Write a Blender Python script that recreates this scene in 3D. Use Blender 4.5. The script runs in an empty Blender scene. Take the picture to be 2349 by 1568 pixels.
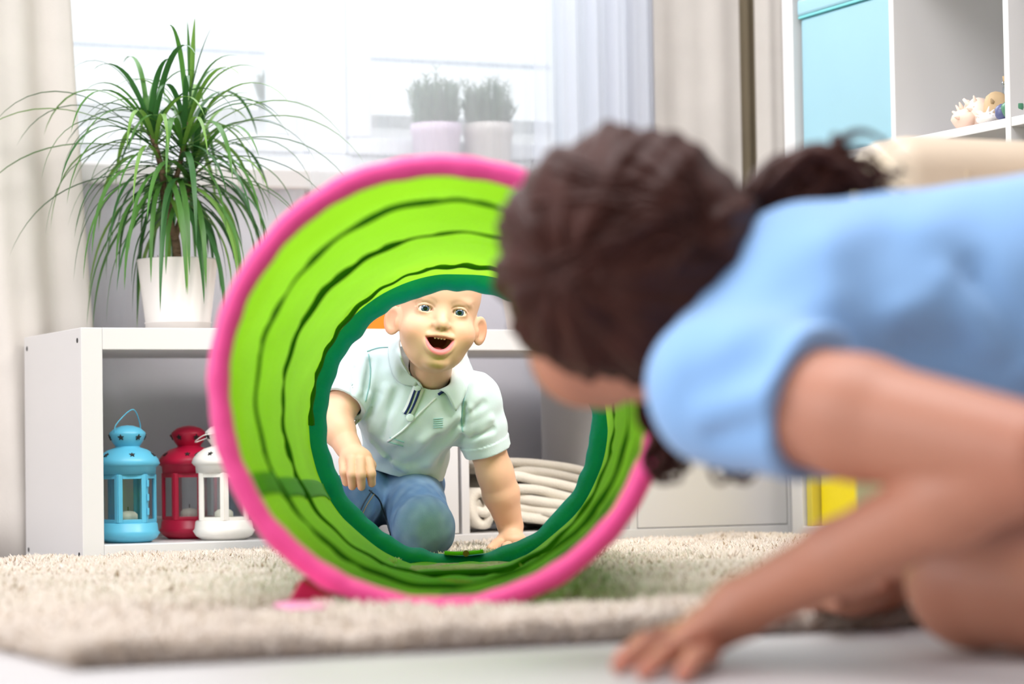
import bpy, math, random
import numpy as np
from mathutils import Matrix, Vector
from mathutils.bvhtree import BVHTree

random.seed(7); RNG = np.random.default_rng(7)
SC = bpy.context.scene
COL = SC.collection

# ------------------------------------------------------------------ camera
FPX = 6126.9                       # focal length in pixels of the 2349 x 1568 frame
YAW, PITCH, ROLL = 0.43433, 0.041422, -0.015894
CAM = np.array([-1.28132, -4.55613, 0.18873])
def cam_axes():
    F = np.array([math.sin(YAW)*math.cos(PITCH), math.cos(YAW)*math.cos(PITCH), math.sin(PITCH)])
    R = np.array([math.cos(YAW), -math.sin(YAW), 0.0]); U = np.cross(R, F)
    c, s = math.cos(ROLL), math.sin(ROLL)
    return c*R + s*U, c*U - s*R, F
CR, CU, CF = cam_axes()
def at(x, y, D):
    """point of the room seen at pixel x, y of the photograph, D metres away"""
    return CAM + D*(CF + CR*(x-1174.5)/FPX - CU*(y-784.0)/FPX)
def on(x, y, axis, val):
    r = CF + CR*(x-1174.5)/FPX - CU*(y-784.0)/FPX
    return CAM + r*(val-CAM[axis])/r[axis]
cd = bpy.data.cameras.new('camera'); cam = bpy.data.objects.new('camera', cd); COL.objects.link(cam)
cd.sensor_fit = 'HORIZONTAL'; cd.sensor_width = 36.0; cd.lens = FPX*36.0/2349.0
cd.clip_start = 0.05; cd.clip_end = 100
mw = Matrix.Identity(4)
for i in range(3):
    mw[i][0], mw[i][1], mw[i][2], mw[i][3] = CR[i], CU[i], -CF[i], CAM[i]
cam.matrix_world = mw
cd.dof.use_dof = True; cd.dof.focus_distance = 4.5; cd.dof.aperture_fstop = 3.1
SC.camera = cam

# ------------------------------------------------------------------ light
SC.view_settings.view_transform = 'Standard'; SC.view_settings.look = 'None'
SC.view_settings.gamma = 1.0; SC.view_settings.use_curve_mapping = False
SC.view_settings.exposure = 0.27
wd = bpy.data.worlds.new('world'); SC.world = wd; wd.use_nodes = True
bg = wd.node_tree.nodes['Background']; bg.inputs[0].default_value = (.94, 0.97, 1.0, 1); bg.inputs[1].default_value = 1.15
def area(name, loc, target, size, sizey, power, color, spread=None):
    l = bpy.data.lights.new(name, 'AREA'); l.shape = 'RECTANGLE'; l.size = size; l.size_y = sizey
    l.energy = power; l.color = color
    if spread: l.spread = math.radians(spread)
    o = bpy.data.objects.new(name, l); COL.objects.link(o); o.location = loc
    o.rotation_euler = (Vector(target)-Vector(loc)).to_track_quat('-Z', 'Y').to_euler()
    return o
# daylight entering through the window behind the shelf, and an added soft overhead light, no lamp there
area('window_daylight', (0.5, .36, 1.75), (0.1, -2.4, 0.2), 1.7, .9, 22, (0.95, 0.98, 1.0))
area('overhead_fill_light', (-.25, -1.7, 2.68), (.1, -1.0, 0.2), 1.8, 1.8, 85, (.97, 0.975, 1.0))
# added fill on the child from the right, no lamp stands there
area('child_fill_light', (1.0, -1.5, 1.7), (.55, -.3, .3), .6, .6, 3.2, (1.0, 0.95, 0.90), 55)
# added light from the left, aimed at the child, no window built there
area('left_fill_light', (-3.3, -1.9, 1.55), (.4, -.6, .3), 2.0, 1.5, 40, (.96, 0.975, 1.0))

# ------------------------------------------------------------------ helpers
def lin(c):
    c = np.array(c, float)/255.0
    return np.where(c <= .04045, c/12.92, ((c+.055)/1.055)**2.4)
def rgba(c): l = lin(c); return (float(l[0]), float(l[1]), float(l[2]), 1.0)
def M(name, col, rough=.5, noise=None, bump=None, sss=0.0, sheen=0.0, attr=False, trans=0.0, spec=None, metal=0.0, coat=0.0):
    m = bpy.data.materials.new(name); m.use_nodes = True
    nt = m.node_tree; b = nt.nodes['Principled BSDF']
    b.inputs['Roughness'].default_value = rough; b.inputs['Metallic'].default_value = metal
    if spec is not None: b.inputs['Specular IOR Level'].default_value = spec
    if sheen: b.inputs['Sheen Weight'].default_value = sheen; b.inputs['Sheen Roughness'].default_value = .5
    if coat: b.inputs['Coat Weight'].default_value = coat; b.inputs['Coat Roughness'].default_value = .08
    if sss:
        b.inputs['Subsurface Weight'].default_value = sss
        b.inputs['Subsurface Radius'].default_value = (1.0, .35, .2); b.inputs['Subsurface Scale'].default_value = .006
    tc = nt.nodes.new('ShaderNodeTexCoord')
    src = None
    if attr:
        a = nt.nodes.new('ShaderNodeAttribute'); a.attribute_name = 'Col'; src = a.outputs['Color']
    if noise:
        n = nt.nodes.new('ShaderNodeTexNoise'); n.inputs['Scale'].default_value = noise[0]; n.inputs['Detail'].default_value = 4
        nt.links.new(tc.outputs['Object'], n.inputs['Vector'])
        mx = nt.nodes.new('ShaderNodeMix'); mx.data_type = 'RGBA'; mx.blend_type = 'MULTIPLY'
        mr = nt.nodes.new('ShaderNodeMapRange'); mr.inputs['From Min'].default_value = .3; mr.inputs['From Max'].default_value = .7
        mr.inputs['To Min'].default_value = 1-noise[1]; mr.inputs['To Max'].default_value = 1.0
        nt.links.new(n.outputs['Fac'], mr.inputs['Value'])
        cb = nt.nodes.new('ShaderNodeCombineColor')
        for k in range(3): nt.links.new(mr.outputs['Result'], cb.inputs[k])
        mx.inputs['Factor'].default_value = 1.0
        if src: nt.links.new(src, mx.inputs['A'])
        else: mx.inputs['A'].default_value = rgba(col)
        nt.links.new(cb.outputs['Color'], mx.inputs['B'])
        src = mx.outputs['Result']
    if src: nt.links.new(src, b.inputs['Base Color'])
    else: b.inputs['Base Color'].default_value = rgba(col)
    if bump:
        n2 = nt.nodes.new('ShaderNodeTexNoise'); n2.inputs['Scale'].default_value = bump[0]; n2.inputs['Detail'].default_value = 3
        bp = nt.nodes.new('ShaderNodeBump'); bp.inputs['Strength'].default_value = bump[1]; bp.inputs['Distance'].default_value = bump[2]
        if len(bump) > 3:
            mp = nt.nodes.new('ShaderNodeMapping'); mp.inputs['Scale'].default_value = bump[3]
            nt.links.new(tc.outputs['Object'], mp.inputs['Vector']); nt.links.new(mp.outputs['Vector'], n2.inputs['Vector'])
        else: nt.links.new(tc.outputs['Object'], n2.inputs['Vector'])
        nt.links.new(n2.outputs['Fac'], bp.inputs['Height']); nt.links.new(bp.outputs['Normal'], b.inputs['Normal'])
    if trans:      # thin translucent cloth / leaf: part of the light goes through it
        out = nt.nodes['Material Output']; t = nt.nodes.new('ShaderNodeBsdfTranslucent')
        mxs = nt.nodes.new('ShaderNodeMixShader'); mxs.inputs[0].default_value = trans
        if src: nt.links.new(src, t.inputs['Color'])
        else: t.inputs['Color'].default_value = rgba(col)
        nt.links.new(b.outputs[0], mxs.inputs[1]); nt.links.new(t.outputs[0], mxs.inputs[2]); nt.links.new(mxs.outputs[0], out.inputs[0])
    return m
def sheer_mat(name, col, alpha):
    m = bpy.data.materials.new(name); m.use_nodes = True; nt = m.node_tree
    nt.nodes.remove(nt.nodes['Principled BSDF']); out = nt.nodes['Material Output']
    t = nt.nodes.new('ShaderNodeBsdfTransparent'); d = nt.nodes.new('ShaderNodeBsdfDiffuse'); tl = nt.nodes.new('ShaderNodeBsdfTranslucent')
    d.inputs[0].default_value = rgba(col); tl.inputs[0].default_value = rgba(col)
    m1 = nt.nodes.new('ShaderNodeMixShader'); m1.inputs[0].default_value = .55
    nt.links.new(d.outputs[0], m1.inputs[1]); nt.links.new(tl.outputs[0], m1.inputs[2])
    m2 = nt.nodes.new('ShaderNodeMixShader'); m2.inputs[0].default_value = alpha
    nt.links.new(t.outputs[0], m2.inputs[1]); nt.links.new(m1.outputs[0], m2.inputs[2]); nt.links.new(m2.outputs[0], out.inputs[0])
    return m
def glass_mat(name, gloss=.08, tint=(250, 252, 252)):
    m = bpy.data.materials.new(name); m.use_nodes = True; nt = m.node_tree
    nt.nodes.remove(nt.nodes['Principled BSDF']); out = nt.nodes['Material Output']
    t = nt.nodes.new('ShaderNodeBsdfTransparent'); t.inputs[0].default_value = rgba(tint)
    g = nt.nodes.new('ShaderNodeBsdfGlossy'); g.inputs['Roughness'].default_value = .05
    mx = nt.nodes.new('ShaderNodeMixShader'); mx.inputs[0].default_value = gloss
    nt.links.new(t.outputs[0], mx.inputs[1]); nt.links.new(g.outputs[0], mx.inputs[2]); nt.links.new(mx.outputs[0], out.inputs[0])
    return m

BASE = {}                              # world origin of each object, so parts can be written in room coordinates
def thing(name, label, cat, base, group=None):
    o = bpy.data.objects.new(name, None); COL.objects.link(o); o.empty_display_size = .05
    o.location = tuple(float(v) for v in base); o['label'] = label; o['category'] = cat
    if group: o['group'] = group
    BASE[o.name] = np.array(base, float)
    return o
def obj(name, V, F, mat, parent=None, smooth=False, bevel=0, seg=2, col=None, solid=0, sub=0, base=None):
    V = np.asarray(V, float).reshape(-1, 3)
    b = BASE[parent.name] if parent is not None else (np.array(base, float) if base is not None else V.mean(0)*0)
    me = bpy.data.meshes.new(name)
    if isinstance(F, np.ndarray):
        n = len(F); k = F.shape[1]
        me.vertices.add(len(V)); me.vertices.foreach_set('co', (V-b).astype(np.float32).ravel())
        me.loops.add(n*k); me.loops.foreach_set('vertex_index', F.astype(np.int32).ravel())
        me.polygons.add(n); me.polygons.foreach_set('loop_start', np.arange(0, n*k, k, dtype=np.int32))
        me.polygons.foreach_set('loop_total', np.full(n, k, dtype=np.int32))
        me.update(calc_edges=True); me.validate()
    else:
        me.from_pydata([tuple(v) for v in (V-b)], [], F); me.update()
    if smooth: me.polygons.foreach_set('use_smooth', np.ones(len(me.polygons), dtype=bool))
    if col is not None:
        ca = me.color_attributes.new('Col', 'FLOAT_COLOR', 'POINT')
        c4 = np.ones((len(V), 4), np.float32); c4[:, :3] = col; ca.data.foreach_set('color', c4.ravel())
    me.materials.append(mat)
    o = bpy.data.objects.new(name, me); COL.objects.link(o)
    if parent is not None: o.parent = parent
    else: o.location = tuple(b)
    BASE[o.name] = b
    if solid:
        m = o.modifiers.new('solidify', 'SOLIDIFY'); m.thickness = solid; m.offset = 0
    if bevel:
        m = o.modifiers.new('bevel', 'BEVEL'); m.width = bevel; m.segments = seg; m.limit_method = 'ANGLE'
    if sub:
        m = o.modifiers.new('subdivision', 'SUBSURF'); m.levels = sub; m.render_levels = sub
    return o
def tag(o, label, cat, group=None, kind=None):
    if label: o['label'] = label
    if cat: o['category'] = cat
    if group: o['group'] = group
    if kind: o['kind'] = kind
    return o
class MB:
    def __init__(s): s.V = []; s.F = []; s.n = 0
    def add(s, V, F):
        V = np.asarray(V, float).reshape(-1, 3); s.V.append(V)
        s.F += [tuple(int(i)+s.n for i in f) for f in F]; s.n += len(V); return s
    def box(s, x0, x1, y0, y1, z0, z1):
        V = [(x, y, z) for z in (z0, z1) for y in (y0, y1) for x in (x0, x1)]
        return s.add(V, [(0, 2, 3, 1), (4, 5, 7, 6), (0, 1, 5, 4), (2, 6, 7, 3), (0, 4, 6, 2), (1, 3, 7, 5)])
    def lathe(s, prof, c, n=32, a0=0.0):
        V = []; F = []; k = len(prof)
        for i in range(n):
            a = a0+2*math.pi*i/n
            for r, z in prof: V.append((c[0]+r*math.cos(a), c[1]+r*math.sin(a), c[2]+z))
        for i in range(n):
            j = (i+1) % n
            for q in range(k-1): F.append((i*k+q, j*k+q, j*k+q+1, i*k+q+1))
        return s.add(V, F)
    def tube(s, P, r, n=8, caps=True, closed=False):
        P = np.asarray(P, float); N = len(P); r = np.broadcast_to(np.asarray(r, float), (N,))
        if closed: T = np.roll(P, -1, 0)-np.roll(P, 1, 0)
        else: T = np.gradient(P, axis=0)
        T /= np.linalg.norm(T, axis=1)[:, None]+1e-12
        u = np.cross(T[0], (0, 0, 1)); u = np.cross(T[0], (1, 0, 0)) if np.linalg.norm(u) < .1 else u
        V = []
        for i in range(N):
            u = u-T[i]*np.dot(u, T[i]); u /= np.linalg.norm(u)+1e-12; w = np.cross(T[i], u)
            for k in range(n):
                a = 2*math.pi*k/n; V.append(P[i]+r[i]*(math.cos(a)*u+math.sin(a)*w))
        F = []
        for i in range(N if closed else N-1):
            j = (i+1) % N
            for k in range(n): F.append((i*n+k, i*n+(k+1) % n, j*n+(k+1) % n, j*n+k))
        if caps and not closed:
            F.append(tuple(range(n-1, -1, -1))); F.append(tuple((N-1)*n+k for k in range(n)))
        return s.add(V, F)
    def grid(s, G, wrap=False):
        G = np.asarray(G, float); a, b = G.shape[:2]; F = []
        for i in range(a-1):
            for j in range(b if wrap else b-1):
                F.append((i*b+j, i*b+(j+1) % b, (i+1)*b+(j+1) % b, (i+1)*b+j))
        return s.add(G.reshape(-1, 3), F)
    def prism(s, poly, axis_vec):
        P = np.asarray(poly, float); n = len(P); Q = P+np.asarray(axis_vec, float)
        F = [tuple(range(n-1, -1, -1)), tuple(range(n, 2*n))]+[(i, (i+1) % n, n+(i+1) % n, n+i) for i in range(n)]
        return s.add(np.vstack([P, Q]), F)
    def build(s, name, mat, parent=None, **k):
        return obj(name, np.vstack(s.V), s.F, mat, parent, **k)
def bez(P, n=24):
    """smooth curve through the points P (Catmull-Rom)"""
    P = np.asarray(P, float); Q = np.vstack([2*P[0]-P[1], P, 2*P[-1]-P[-2]]); out = []
    m = len(P)-1
    for t in np.linspace(0, m, n):
        i = min(int(t), m-1); u = t-i; a, b, c, d = Q[i:i+4]
        out.append(.5*((2*b)+(c-a)*u+(2*a-5*b+4*c-d)*u*u+(-a+3*b-3*c+d)*u**3))
    return np.array(out)
def vnoise(p, seed=0):
    """cheap smooth 3-D noise, about -1..1"""
    r = np.random.default_rng(seed); o = np.zeros(len(p), np.float32)
    for k in range(7):
        d = r.normal(size=3); d /= np.linalg.norm(d); o += np.sin(p@(d*r.uniform(.7, 1.6)).astype(np.float32)*2*math.pi+r.uniform(0, 6.28))
    return o/3.2

# ------------------------------------------------------------------ smooth solid modelling for bodies and clothes
def vlen(v): return np.sqrt(np.einsum('ij,ij->i', v, v))
def seg(p, a, b, ra, rb):
    a = np.asarray(a, np.float32); ab = np.asarray(b, np.float32)-a; q = p-a
    t = np.clip(q@ab/max(float(ab@ab), 1e-9), 0, 1)
    return vlen(q-t[:, None]*ab)-(np.float32(ra)+t*np.float32(rb-ra))
def segt(p, a, b):
    a = np.asarray(a, np.float32); ab = np.asarray(b, np.float32)-a
    return (p-a)@ab/float(ab@ab)
def ell(p, c, r, A=None):
    q = p-np.asarray(c, np.float32)
    if A is not None: q = q@np.asarray(A, np.float32).T
    r = np.asarray(r, np.float32); q1 = q/r; k0 = vlen(q1); k1 = vlen(q1/r)+1e-9
    return k0*(k0-1)/k1
def sph(p, c, r): return vlen(p-np.asarray(c, np.float32))-np.float32(r)
def smin(a, b, k):
    h = np.clip(.5+.5*(b-a)/k, 0, 1); return b*(1-h)+a*h-k*h*(1-h)
def smax(a, b, k): return -smin(-a, -b, k)
def chain(p, pts, rr, k=.006):
    d = None
    for i in range(len(pts)-1):
        e = seg(p, pts[i], pts[i+1], rr[i], rr[i+1]); d = e if d is None else smin(d, e, k)
    return d
def sdf_mesh(f, lo, hi, vx, n=12, margin=1.5):
    lo = np.asarray(lo, np.float64); hi = np.asarray(hi, np.float64)
    nb = np.ceil((hi-lo)/(vx*n)).astype(int)
    bi = np.stack(np.meshgrid(*[np.arange(k) for k in nb], indexing='ij'), -1).reshape(-1, 3)
    cen = (lo+(bi+.5)*n*vx).astype(np.float32)
    d = np.concatenate([f(cen[i:i+60000]) for i in range(0, len(cen), 60000)])
    bi = bi[np.abs(d) < n*vx*.87*margin+vx]
    g = np.stack(np.meshgrid(*[np.arange(n+1)]*3, indexing='ij'), -1).reshape(-1, 3)
    big = 1 << 20
    def gid(I): return (I[:, 0]*big+I[:, 1])*big+I[:, 2]
    cid, cpos, quads = [], [], []
    E = [((0,0,0),(1,0,0)),((0,1,0),(1,1,0)),((0,0,1),(1,0,1)),((0,1,1),(1,1,1)),((0,0,0),(0,1,0)),((1,0,0),(1,1,0)),
         ((0,0,1),(0,1,1)),((1,0,1),(1,1,1)),((0,0,0),(0,0,1)),((1,0,0),(1,0,1)),((0,1,0),(0,1,1)),((1,1,0),(1,1,1))]
    for s in range(0, len(bi), 120):
        B = bi[s:s+120]; I0 = B*n+2
        pts = (lo+((B*n)[:, None, :]+g[None])*vx).astype(np.float32).reshape(-1, 3)
        D = f(pts).reshape(len(B), n+1, n+1, n+1)
        def cor(o): return D[:, o[0]:n+o[0], o[1]:n+o[1], o[2]:n+o[2]]
        acc = np.zeros((len(B), n, n, n, 3), np.float32); cnt = np.zeros((len(B), n, n, n), np.float32)
        for a, b in E:
            da, db = cor(a), cor(b); m = (da < 0) != (db < 0)
            t = np.where(m, da/np.where(m, da-db, 1), 0)
            for k in range(3): acc[..., k] += np.where(m, a[k]+t*(b[k]-a[k]), 0)
            cnt += m
        w = np.argwhere(cnt > 0)
        if len(w) == 0: continue
        q = acc[tuple(w.T)]/cnt[tuple(w.T)][:, None]
        I = I0[w[:, 0]]+w[:, 1:]
        cid.append(gid(I)); cpos.append(lo+(I-2+q)*vx)
        d0 = D[:, :n, :n, :n]
        for ax in range(3):
            o = [0, 0, 0]; o[ax] = 1; d1 = cor(o); m = (d0 < 0) != (d1 < 0); w = np.argwhere(m)
            if len(w) == 0: continue
            I = I0[w[:, 0]]+w[:, 1:]; u = np.zeros(3, int); v = np.zeros(3, int); u[(ax+1) % 3] = 1; v[(ax+2) % 3] = 1
            Q = np.stack([gid(I-u-v), gid(I-v), gid(I), gid(I-u)], 1)
            flip = d0[m] >= 0; Q[flip] = Q[flip][:, ::-1]; quads.append(Q)
    cid = np.concatenate(cid); cpos = np.concatenate(cpos); quads = np.concatenate(quads)
    o = np.argsort(cid); cid = cid[o]; cpos = cpos[o]
    ix = np.clip(np.searchsorted(cid, quads), 0, len(cid)-1)
    ok = (cid[ix] == quads).all(1)
    return cpos, ix[ok]
def bvh_of(V, F): return BVHTree.FromPolygons([tuple(v) for v in V], [tuple(int(i) for i in f) for f in F])
def hit(bvh, x, y, lift=.0):
    d = at(x, y, 1.0)-CAM; d /= np.linalg.norm(d)
    r = bvh.ray_cast(Vector(CAM), Vector(d))
    if r[0] is None: return None
    return np.array(r[0])+np.array(r[1])*lift
# ------------------------------------------------------------------ materials
MAT = {}
MAT['white'] = M('white_lacquer', (222, 219, 218), .35, noise=(3, .02))
MAT['white_frame'] = M('white_window_frame', (240, 243, 248), .35)
MAT['wall'] = M('grey_wall_paint', (218, 215, 222), .8, noise=(6, .05), bump=(140, .15, .002))
MAT['wall_side'] = M('light_wall_paint', (222, 220, 220), .8, noise=(6, .04), bump=(140, .15, .002))
MAT['floor'] = M('pale_floor', (198, 193, 193), .45, noise=(4, .05))
MAT['rug'] = M('rug_backing', (196, 178, 156), .95, noise=(30, .25), bump=(90, 1, .02))
MAT['pile'] = M('rug_yarn', (0, 0, 0), .95, attr=True, sheen=.15)
MAT['drape'] = M('beige_drape', (234, 226, 218), .85, noise=(9, .08), bump=(260, .25, .002), trans=.12)
MAT['drape_shade'] = M('drape_fold_shade', (142, 128, 104), .85, noise=(9, .08), bump=(260, .25, .002))  # dark tone stands for shade in the fold
MAT['sheer'] = sheer_mat('sheer_voile', (250, 252, 255), .44)
MAT['sheer_dense'] = sheer_mat('sheer_voile_gathered', (244, 247, 254), .72)
MAT['glass'] = glass_mat('window_glass', .05)
MAT['pane'] = glass_mat('lantern_glass', .06)
MAT['dark'] = M('dark_recess', (40, 38, 38), .7)
MAT['green'] = M('lime_tunnel_nylon', (152, 218, 40), .55, noise=(5, .08), bump=(30, .5, .01, (1, 1, 1)), trans=.55)
MAT['seam'] = M('dark_green_seam', (46, 104, 10), .7)
MAT['pink'] = M('pink_padded_ring', (245, 72, 152), .5, noise=(12, .06), bump=(55, .25, .006), sheen=.25)
MAT['magenta'] = M('magenta_cloth', (214, 0, 86), .6, noise=(12, .1))
MAT['pale_pink'] = M('pale_pink_cloth', (250, 160, 205), .6)
MAT['teal'] = M('teal_ring_cloth', (16, 182, 186), .6, noise=(20, .12), bump=(60, .5, .006), trans=.5)
MAT['strap'] = M('lime_strap', (122, 196, 40), .6)
MAT['brass'] = M('brass_snap', (140, 104, 48), .35, metal=.6)

# ------------------------------------------------------------------ the room
WY = .52          # inner face of the window wall
def struct(o): o['kind'] = 'structure'; return o
struct(MB().box(-4.6, 1.95, -5.6, .80, -.08, 0).build('floor', MAT['floor']))
# window wall with its opening
wx0, wx1, wz0, wz1 = -.42, 1.36, .765, 2.2
m = MB()
m.box(-4.6, 1.95, WY, .78, 0, wz0-.04); m.box(-4.6, wx0, WY, .78, wz0-.04, 2.75); m.box(wx1, 1.95, WY, .78, wz0-.04, 2.75); m.box(wx0, wx1, WY, .78, wz1, 2.75)
struct(m.build('wall_back', MAT['wall']))
struct(MB().box(-4.6, 1.95, -5.6, .80, 2.75, 2.83).build('ceiling', MAT['white']))
struct(MB().box(-4.6, 1.95, -5.7, -5.6, 0, 2.75).build('wall_front', MAT['wall_side']))
struct(MB().box(1.85, 1.95, -5.6, WY, 0, 2.75).build('wall_right', MAT['wall_side']))
struct(MB().box(-.9, 1.5, WY-.018, WY, 0, .075).build('baseboard_back', MAT['white'], bevel=.004))
# window: sill, two casements, panes
w = bpy.data.objects.new('window_1', None); COL.objects.link(w); w['kind'] = 'structure'; BASE['window_1'] = np.zeros(3)
MB().box(wx0-.05, wx1+.05, WY-.055, .69, wz0-.042, wz0).build('window_sill', MAT['white'], w, bevel=.006)
fy0, fy1 = .66, .73
fr = MB()
fr.box(wx0, wx1, fy0, fy1, wz0, wz0+.055); fr.box(wx0, wx1, fy0, fy1, wz1-.055, wz1)
fr.box(wx0, wx0+.05, fy0, fy1, wz0+.055, wz1-.055); fr.box(wx1-.05, wx1, fy0, fy1, wz0+.055, wz1-.055); fr.box(.645, .765, fy0, fy1, wz0+.055, wz1-.055)
fr.build('window_frame', MAT['white_frame'], w, bevel=.005)
for a, b in ((wx0+.05, .645), (.765, wx1-.05)):
    s = MB(); z0, z1 = wz0+.055, wz1-.055
    s.box(a, b, fy0-.018, fy1-.03, z0, z0+.035); s.box(a, b, fy0-.018, fy1-.03, z1-.05, z1)
    s.box(a, a+.05, fy0-.018, fy1-.03, z0+.035, z1-.05); s.box(b-.05, b, fy0-.018, fy1-.03, z0+.035, z1-.05)
    so = s.build('casement_sash', MAT['white_frame'], w, bevel=.005)
    MB().box(a+.045, b-.045, fy0+.005, fy0+.015, z0+.03, z1-.045).build('pane', MAT['glass'], so)
tag(MB().tube([(-1.2, 1.35, 1.135), (2.6, 1.35, 1.135)], .006, 10).build('balcony_rail', M('grey_rail', (205, 210, 222), .5), base=(0.7, 1.35, 1.135)),
    'thin pale horizontal rail outside beyond the window', 'rail')

# ------------------------------------------------------------------ curtains
def curtain(name, label, mat, xs, ys, z0, z1, amp, waves, cat='curtain', n=90, nz=26, solid=.002, lean=None, group=None, seed=1):
    r = np.random.default_rng(seed); ph = r.uniform(0, 6.28, 4)
    G = np.zeros((nz, n, 3))
    for i, v in enumerate(np.linspace(0, 1, nz)):
        for j, u in enumerate(np.linspace(0, 1, n)):
            x = xs[0]+(xs[1]-xs[0])*u
            if lean: x = lean(u, v, x)
            y = ys+amp*(math.sin(u*waves*6.283+ph[0]+.25*math.sin(v*3+ph[1]))+.4*math.sin(u*waves*2.3*6.283+ph[2]))*(1-.25*v)
            G[i, j] = (x, y, z0+(z1-z0)*v)
    o = MB().grid(G).build(name, mat, base=((xs[0]+xs[1])/2, ys, z0), smooth=True, solid=solid)
    return tag(o, label, cat, group)
# left drape, pulled aside, its free edge drifting right towards the floor
curtain('drape_curtain', 'beige drape hanging left of the window, reaching the floor beside the white cube shelf', MAT['drape'],
        (-.62, .05), .422, .004, 2.4, .018, 4.5, lean=lambda u, v, x: x+(.02+.085*(1-v)**1.2*max(0, 1.25-v))*u, seed=3)
MB_h = MB().tube(bez([(.02+.085*(1-v)**1.2*max(0, 1.25-v)+.05, .43, .004+2.396*v) for v in np.linspace(0, 1, 9)], 30), .004, 6)
# right drapes
curtain('drape_curtain', 'light beige drape right of the window, next to the bluish gathered voile', MAT['drape'], (1.385, 1.60), .455, .01, 2.4, .006, 1.3, seed=5)
curtain('drape_curtain', 'narrow drape strip, dark as fold shade, between two beige drapes right of the window', MAT['drape_shade'], (1.585, 1.665), .475, .01, 2.4, .008, 1.0, n=30, seed=6)  # dark cloth strip paints the shadow in the fold between the drapes
curtain('drape_curtain', 'rosy beige drape in the corner beside the tall white cabinet', MAT['drape'], (1.64, 1.80), .45, .01, 2.4, .012, 1.6, n=60, seed=8)
# sheer voile
curtain('voile_curtain', 'sheer white voile over the left casement behind the potted dracaena', MAT['sheer'], (-.02, .595), .475, .43, 2.4, .006, 7, solid=0, seed=9)
curtain('voile_curtain', 'sheer white voile over the right casement in front of the lavender pots', MAT['sheer'], (.60, 1.095), .445, .70, 2.4, .006, 6, solid=0, seed=11)
curtain('voile_curtain', 'dense bluish gathered voile bunched at the right end of the window', MAT['sheer_dense'], (1.10, 1.378), .435, .40, 2.4, .014, 5, solid=0, seed=12)

# ------------------------------------------------------------------ shaggy rug
RX0, RX1, RY0, RY1, RZ = -.62, 1.365, -2.2, -.012, .022
rug = thing('shaggy_rug', 'thick beige shaggy rug in front of the white cube shelf', 'rug', (.4, -1.1, 0))
def rug_h(x, y):
    p = np.stack([x*3.1, y*3.1, x*0], 1).astype(np.float32)
    e = np.minimum.reduce([x-RX0, RX1-x, y-RY0, RY1-y])
    edge = np.clip(e/.035, 0, 1)
    return (RZ-.010+.003*vnoise(p, 3)+.0025*vnoise(p*4.3, 4))*np.sqrt(edge*(2-edge)+1e-6)
nx, ny = 150, 150
gx, gy = np.meshgrid(np.linspace(RX0, RX1, nx), np.linspace(RY0, RY1, ny))
gz = rug_h(gx.ravel(), gy.ravel()).reshape(gx.shape); gz = np.maximum(gz, .002)
MB().grid(np.stack([gx, gy, gz], -1)).build('backing', MAT['rug'], rug, smooth=True)
TUN = (at(1010, 884, 2.95), at(1052, 968, 4.30))
def tufts(n, x0, x1, y0, y1, seed, hh=(.010, .017), rr=(.0022, .0042), out=False):
    r = np.random.default_rng(seed)
    x = r.uniform(x0, x1, n); y = r.uniform(y0, y1, n)
    z = np.maximum(rug_h(x, y), .001)
    ux, uy = TUN[1][0]-TUN[0][0], TUN[1][1]-TUN[0][1]; uu = math.hypot(ux, uy); ux /= uu; uy /= uu      # the tunnel presses the pile flat
    al = (x-TUN[0][0])*ux+(y-TUN[0][1])*uy; la_ = np.abs((x-TUN[0][0])*uy-(y-TUN[0][1])*ux)
    kp = ~((al > -.01) & (al < uu+.02) & (la_ < .10)); x, y, z = x[kp], y[kp], z[kp]; n = len(x)
    cl = vnoise(np.stack([x*9, y*9, x*0], 1).astype(np.float32), 8)     # clumps
    h = r.uniform(*hh, n)*(1+.25*cl); rad = r.uniform(*rr, n)
    la = r.uniform(0, 6.283, n)+1.2*cl; lm = r.uniform(.1, .8, n)*h
    tip = np.stack([x+np.cos(la)*lm, y+np.sin(la)*lm, z+h], 1)
    if out:
        ex = np.where(x-RX0 < .03, -1, 0)*.012; ey = np.where(y-RY0 < .03, -1, 0)*.014
        tip[:, 0] += ex; tip[:, 1] += ey; tip[:, 2] -= .004*((ex != 0) | (ey != 0))
    V = np.zeros((n, 7, 3)); a0 = r.uniform(0, 6.283, n)
    mid = .55*tip+.45*np.stack([x, y, z], 1); mid[:, :2] -= .12*(tip[:, :2]-np.stack([x, y], 1))
    for k in range(3):
        a = a0+k*2.0944
        V[:, k] = np.stack([x+rad*.8*np.cos(a), y+rad*.8*np.sin(a), z-.004], 1)
        V[:, 3+k] = mid+np.stack([rad*np.cos(a), rad*np.sin(a), 0*x], 1)
    V[:, 6] = tip
    V[:, :, 2] = np.maximum(V[:, :, 2], .0008)
    F = []
    o = np.arange(n)*7
    T = []
    for k in range(3):
        k2 = (k+1) % 3
        T += [np.stack([o+k, o+k2, o+3+k2], 1), np.stack([o+k, o+3+k2, o+3+k], 1), np.stack([o+3+k, o+3+k2, o+6], 1)]
    T = np.concatenate(T)
    c0, c1, c2 = lin((232, 219, 207)), lin((212, 194, 176)), lin((172, 148, 122))
    w = np.clip(.5+.35*vnoise(np.stack([x*40, y*40, x*0], 1).astype(np.float32), 5)+r.normal(0, .22, n), 0, 1)
    c = c0*(1-w[:, None])+c1*w[:, None]
    dk = r.uniform(0, 1, n) < .035; c[dk] = c2
    C = np.repeat(c[:, None, :], 7, 1).reshape(-1, 3)
    return V.reshape(-1, 3), T, C
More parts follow.
